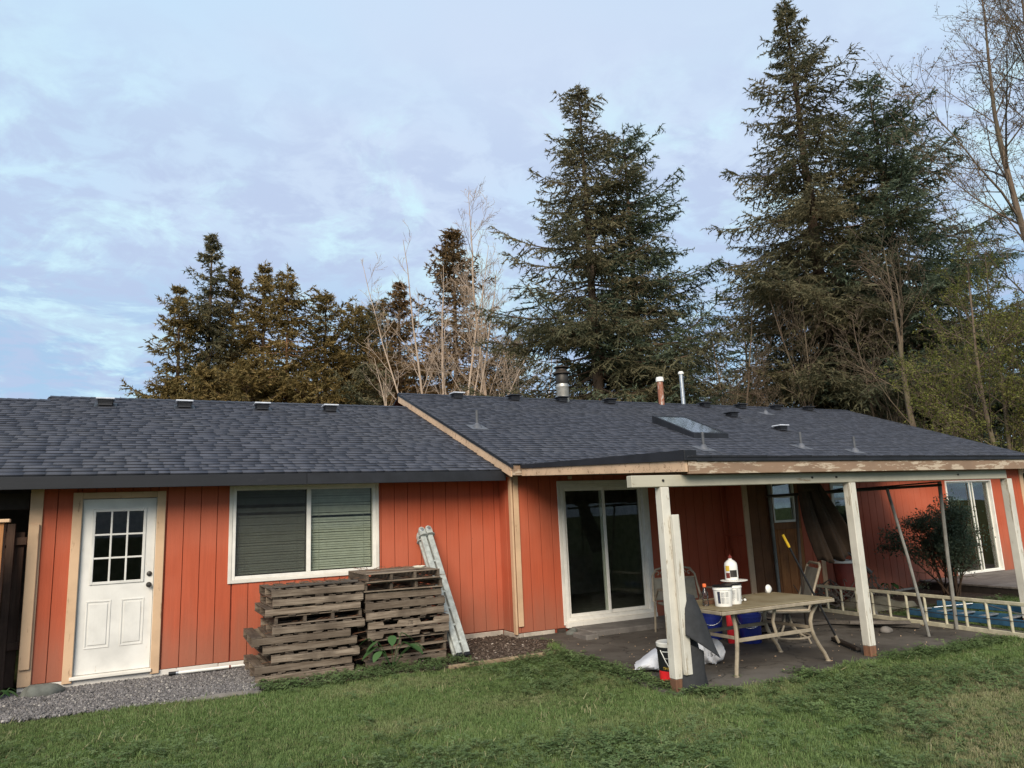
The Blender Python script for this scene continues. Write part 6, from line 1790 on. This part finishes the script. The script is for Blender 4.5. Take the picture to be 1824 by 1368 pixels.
def lawn_points(n, dens_by_dist=True):
    P = np.stack([rng.uniform(-4.5, 15.5, n), rng.uniform(1.0, 10.2, n)], 1)
    ok = (P[:, 1] > 5.3 - .66 * P[:, 0]) & (P[:, 1] > 1.0)
    ok &= P[:, 0] < 3 + P[:, 1] * 1.55
    for poly in (BARK, GRAV): ok &= ~inpoly(P, poly)
    S2 = [(x, y) for x, y in SLAB]
    ok &= ~inpoly(P + rng.normal(0, .03, P.shape), S2)
    ok &= ~((P[:, 0] > 10.6) & (P[:, 1] > 8.2)) & ~((P[:, 0] > 13.8) & (P[:, 1] > 7.5)) & ~((P[:, 0] < 5.0) & (P[:, 1] > 8.75) & (P[:, 0] > 1.1)) & ~((P[:, 0] < 1.3) & (P[:, 1] > 9.1))
    d = np.hypot(P[:, 0], P[:, 1])
    if dens_by_dist: ok &= rng.uniform(0, 1, n) < np.clip(7.5 / d, .35, 1)
    return P[ok]
P = lawn_points(245000)
dryv = field(P, 3, .55) + .35 * field(P, 9, 3.0)
dry = 1 / (1 + np.exp(-(dryv - 1.55) * 4))
# worn straw patches the photograph shows
for (cx, cy, sx, sy, k) in ((2.55, 8.2, .8, .35, .9), (3.6, 6.9, 1.0, .35, .7), (2.0, 6.6, .8, .3, .6), (6.1, 5.3, .8, .25, .5), (4.6, 7.2, .4, .5, .5), (3.2, 5.6, .7, .3, .55), (7.6, 4.6, .6, .3, .5)):
    dry = np.maximum(dry, .75 * k * np.exp(-(((P[:, 0] - cx) / sx) ** 2 + ((P[:, 1] - cy) / sy) ** 2)) * (.6 + .4 * np.tanh(field(P, int(cx * 10), 4.0))))
dry = np.clip(dry * rng.uniform(.35, 1.3, len(P)) + (rng.uniform(0, 1, len(P)) < .13) * rng.uniform(.2, .8, len(P)), 0, 1)
sc_ = (.75 + .28 * np.tanh(field(P, 17, 1.3))) * rng.uniform(.7, 1.25, len(P)) * (1 - .3 * dry)
# longer grass against things
edge = inpoly(P, [(x * 1 + (-.22 if x < 7 else .0), y - .18) for x, y in SLAB])
sc_ *= np.where(edge, 1.5, 1)
rot = np.stack([rng.normal(0, .18, len(P)), rng.normal(0, .18, len(P)), rng.uniform(0, 6.28, len(P))], 1)
scatter('grass', np.column_stack([P, np.full(len(P), -.012)]), rot, sc_, dry, [tuft_mesh('grass_tuft', 11, .048, .0042, .028, i, GR[0], .8) for i in range(6)])
P = lawn_points(9000); P = P[field(P, 41, 1.6) > -.2]
scatter('tall_grass', np.column_stack([P, np.full(len(P), -.01)]), np.stack([rng.normal(0, .35, len(P)), rng.normal(0, .35, len(P)), rng.uniform(0, 6.28, len(P))], 1), rng.uniform(.7, 1.5, len(P)), np.clip(rng.uniform(-.4, 1, len(P)), 0, 1), [tuft_mesh('tall_tuft', 4, .062, .0045, .022, 50 + i, GR[0], 1.0) for i in range(4)])
P = lawn_points(70000, False)
cv = field(P, 23, .9) + .5 * field(P, 29, 2.6) + 1.2 * np.exp(-(((P[:, 0] - 1.8) / .9) ** 2 + ((P[:, 1] - 8.85) / .4) ** 2)) + .9 * np.exp(-(((P[:, 0] - 6.5) / 2.0) ** 2 + ((P[:, 1] - 5.3) / .6) ** 2))
P = P[cv + rng.normal(0, .8, len(P)) > 1.25]
# low weeds creeping over the slab's front edge
W1 = np.stack([rng.uniform(4.8, 9.6, 900), 5.88 + rng.normal(0, .10, 900)], 1); W2 = np.stack([4.78 + rng.normal(0, .10, 500), rng.uniform(5.9, 8.8, 500)], 1)
W3 = np.stack([rng.uniform(1.2, 3.7, 520), 8.98 + rng.normal(0, .18, 520)], 1)
P = np.concatenate([P, W1[field(W1, 4, 2.2) > .1], W2, W3])
scatter('clover', np.column_stack([P, rng.uniform(-.005, .012, len(P))]), np.stack([rng.normal(0, .15, len(P)), rng.normal(0, .15, len(P)), rng.uniform(0, 6.28, len(P))], 1), rng.uniform(.7, 1.6, len(P)), rng.uniform(0, .6, len(P)), [clover_mesh('clover_tuft', i, CLM) for i in range(5)])
# gravel
GM = inst_attr_mat('gravel_stones', ((.085, .080, .078), (.21, .195, .19), (.30, .28, .25), (.44, .41, .37)), .85)
P = np.stack([rng.uniform(-3.2, 1.4, 26000), rng.uniform(8.8, 10.58, 26000)], 1); P = P[inpoly(P + rng.normal(0, .03, P.shape), GRAV)]
scatter('gravel', np.column_stack([P, rng.uniform(.004, .016, len(P))]), rng.uniform(0, 6.28, (len(P), 3)), rng.uniform(.008, .021, len(P)), (rng.uniform(0, 1, len(P)) < .10) * rng.uniform(.3, 1, len(P)), [stone_mesh('gravel_stone', i, GM) for i in range(6)])
# bark chips
BMt = inst_attr_mat('bark_chips', ((.042, .031, .025), (.125, .092, .070), (.22, .17, .13), (.4, .35, .3)), .9)
P = np.stack([rng.uniform(1.1, 5.4, 16000), rng.uniform(8.6, 10.6, 16000)], 1); P = P[inpoly(P + rng.normal(0, .04, P.shape), BARK)]
scatter('bark_chips', np.column_stack([P, rng.uniform(.002, .014, len(P))]), rng.uniform(-.5, .5, (len(P), 3)) + np.array([0, 0, 1]) * rng.uniform(0, 6.28, (len(P), 1)), rng.uniform(.006, .02, len(P)), (rng.uniform(0, 1, len(P)) < .05) * 1.0, [stone_mesh('bark_chip', 20 + i, BMt, .3) for i in range(5)])
print('TREE TRIS', TRI[0])
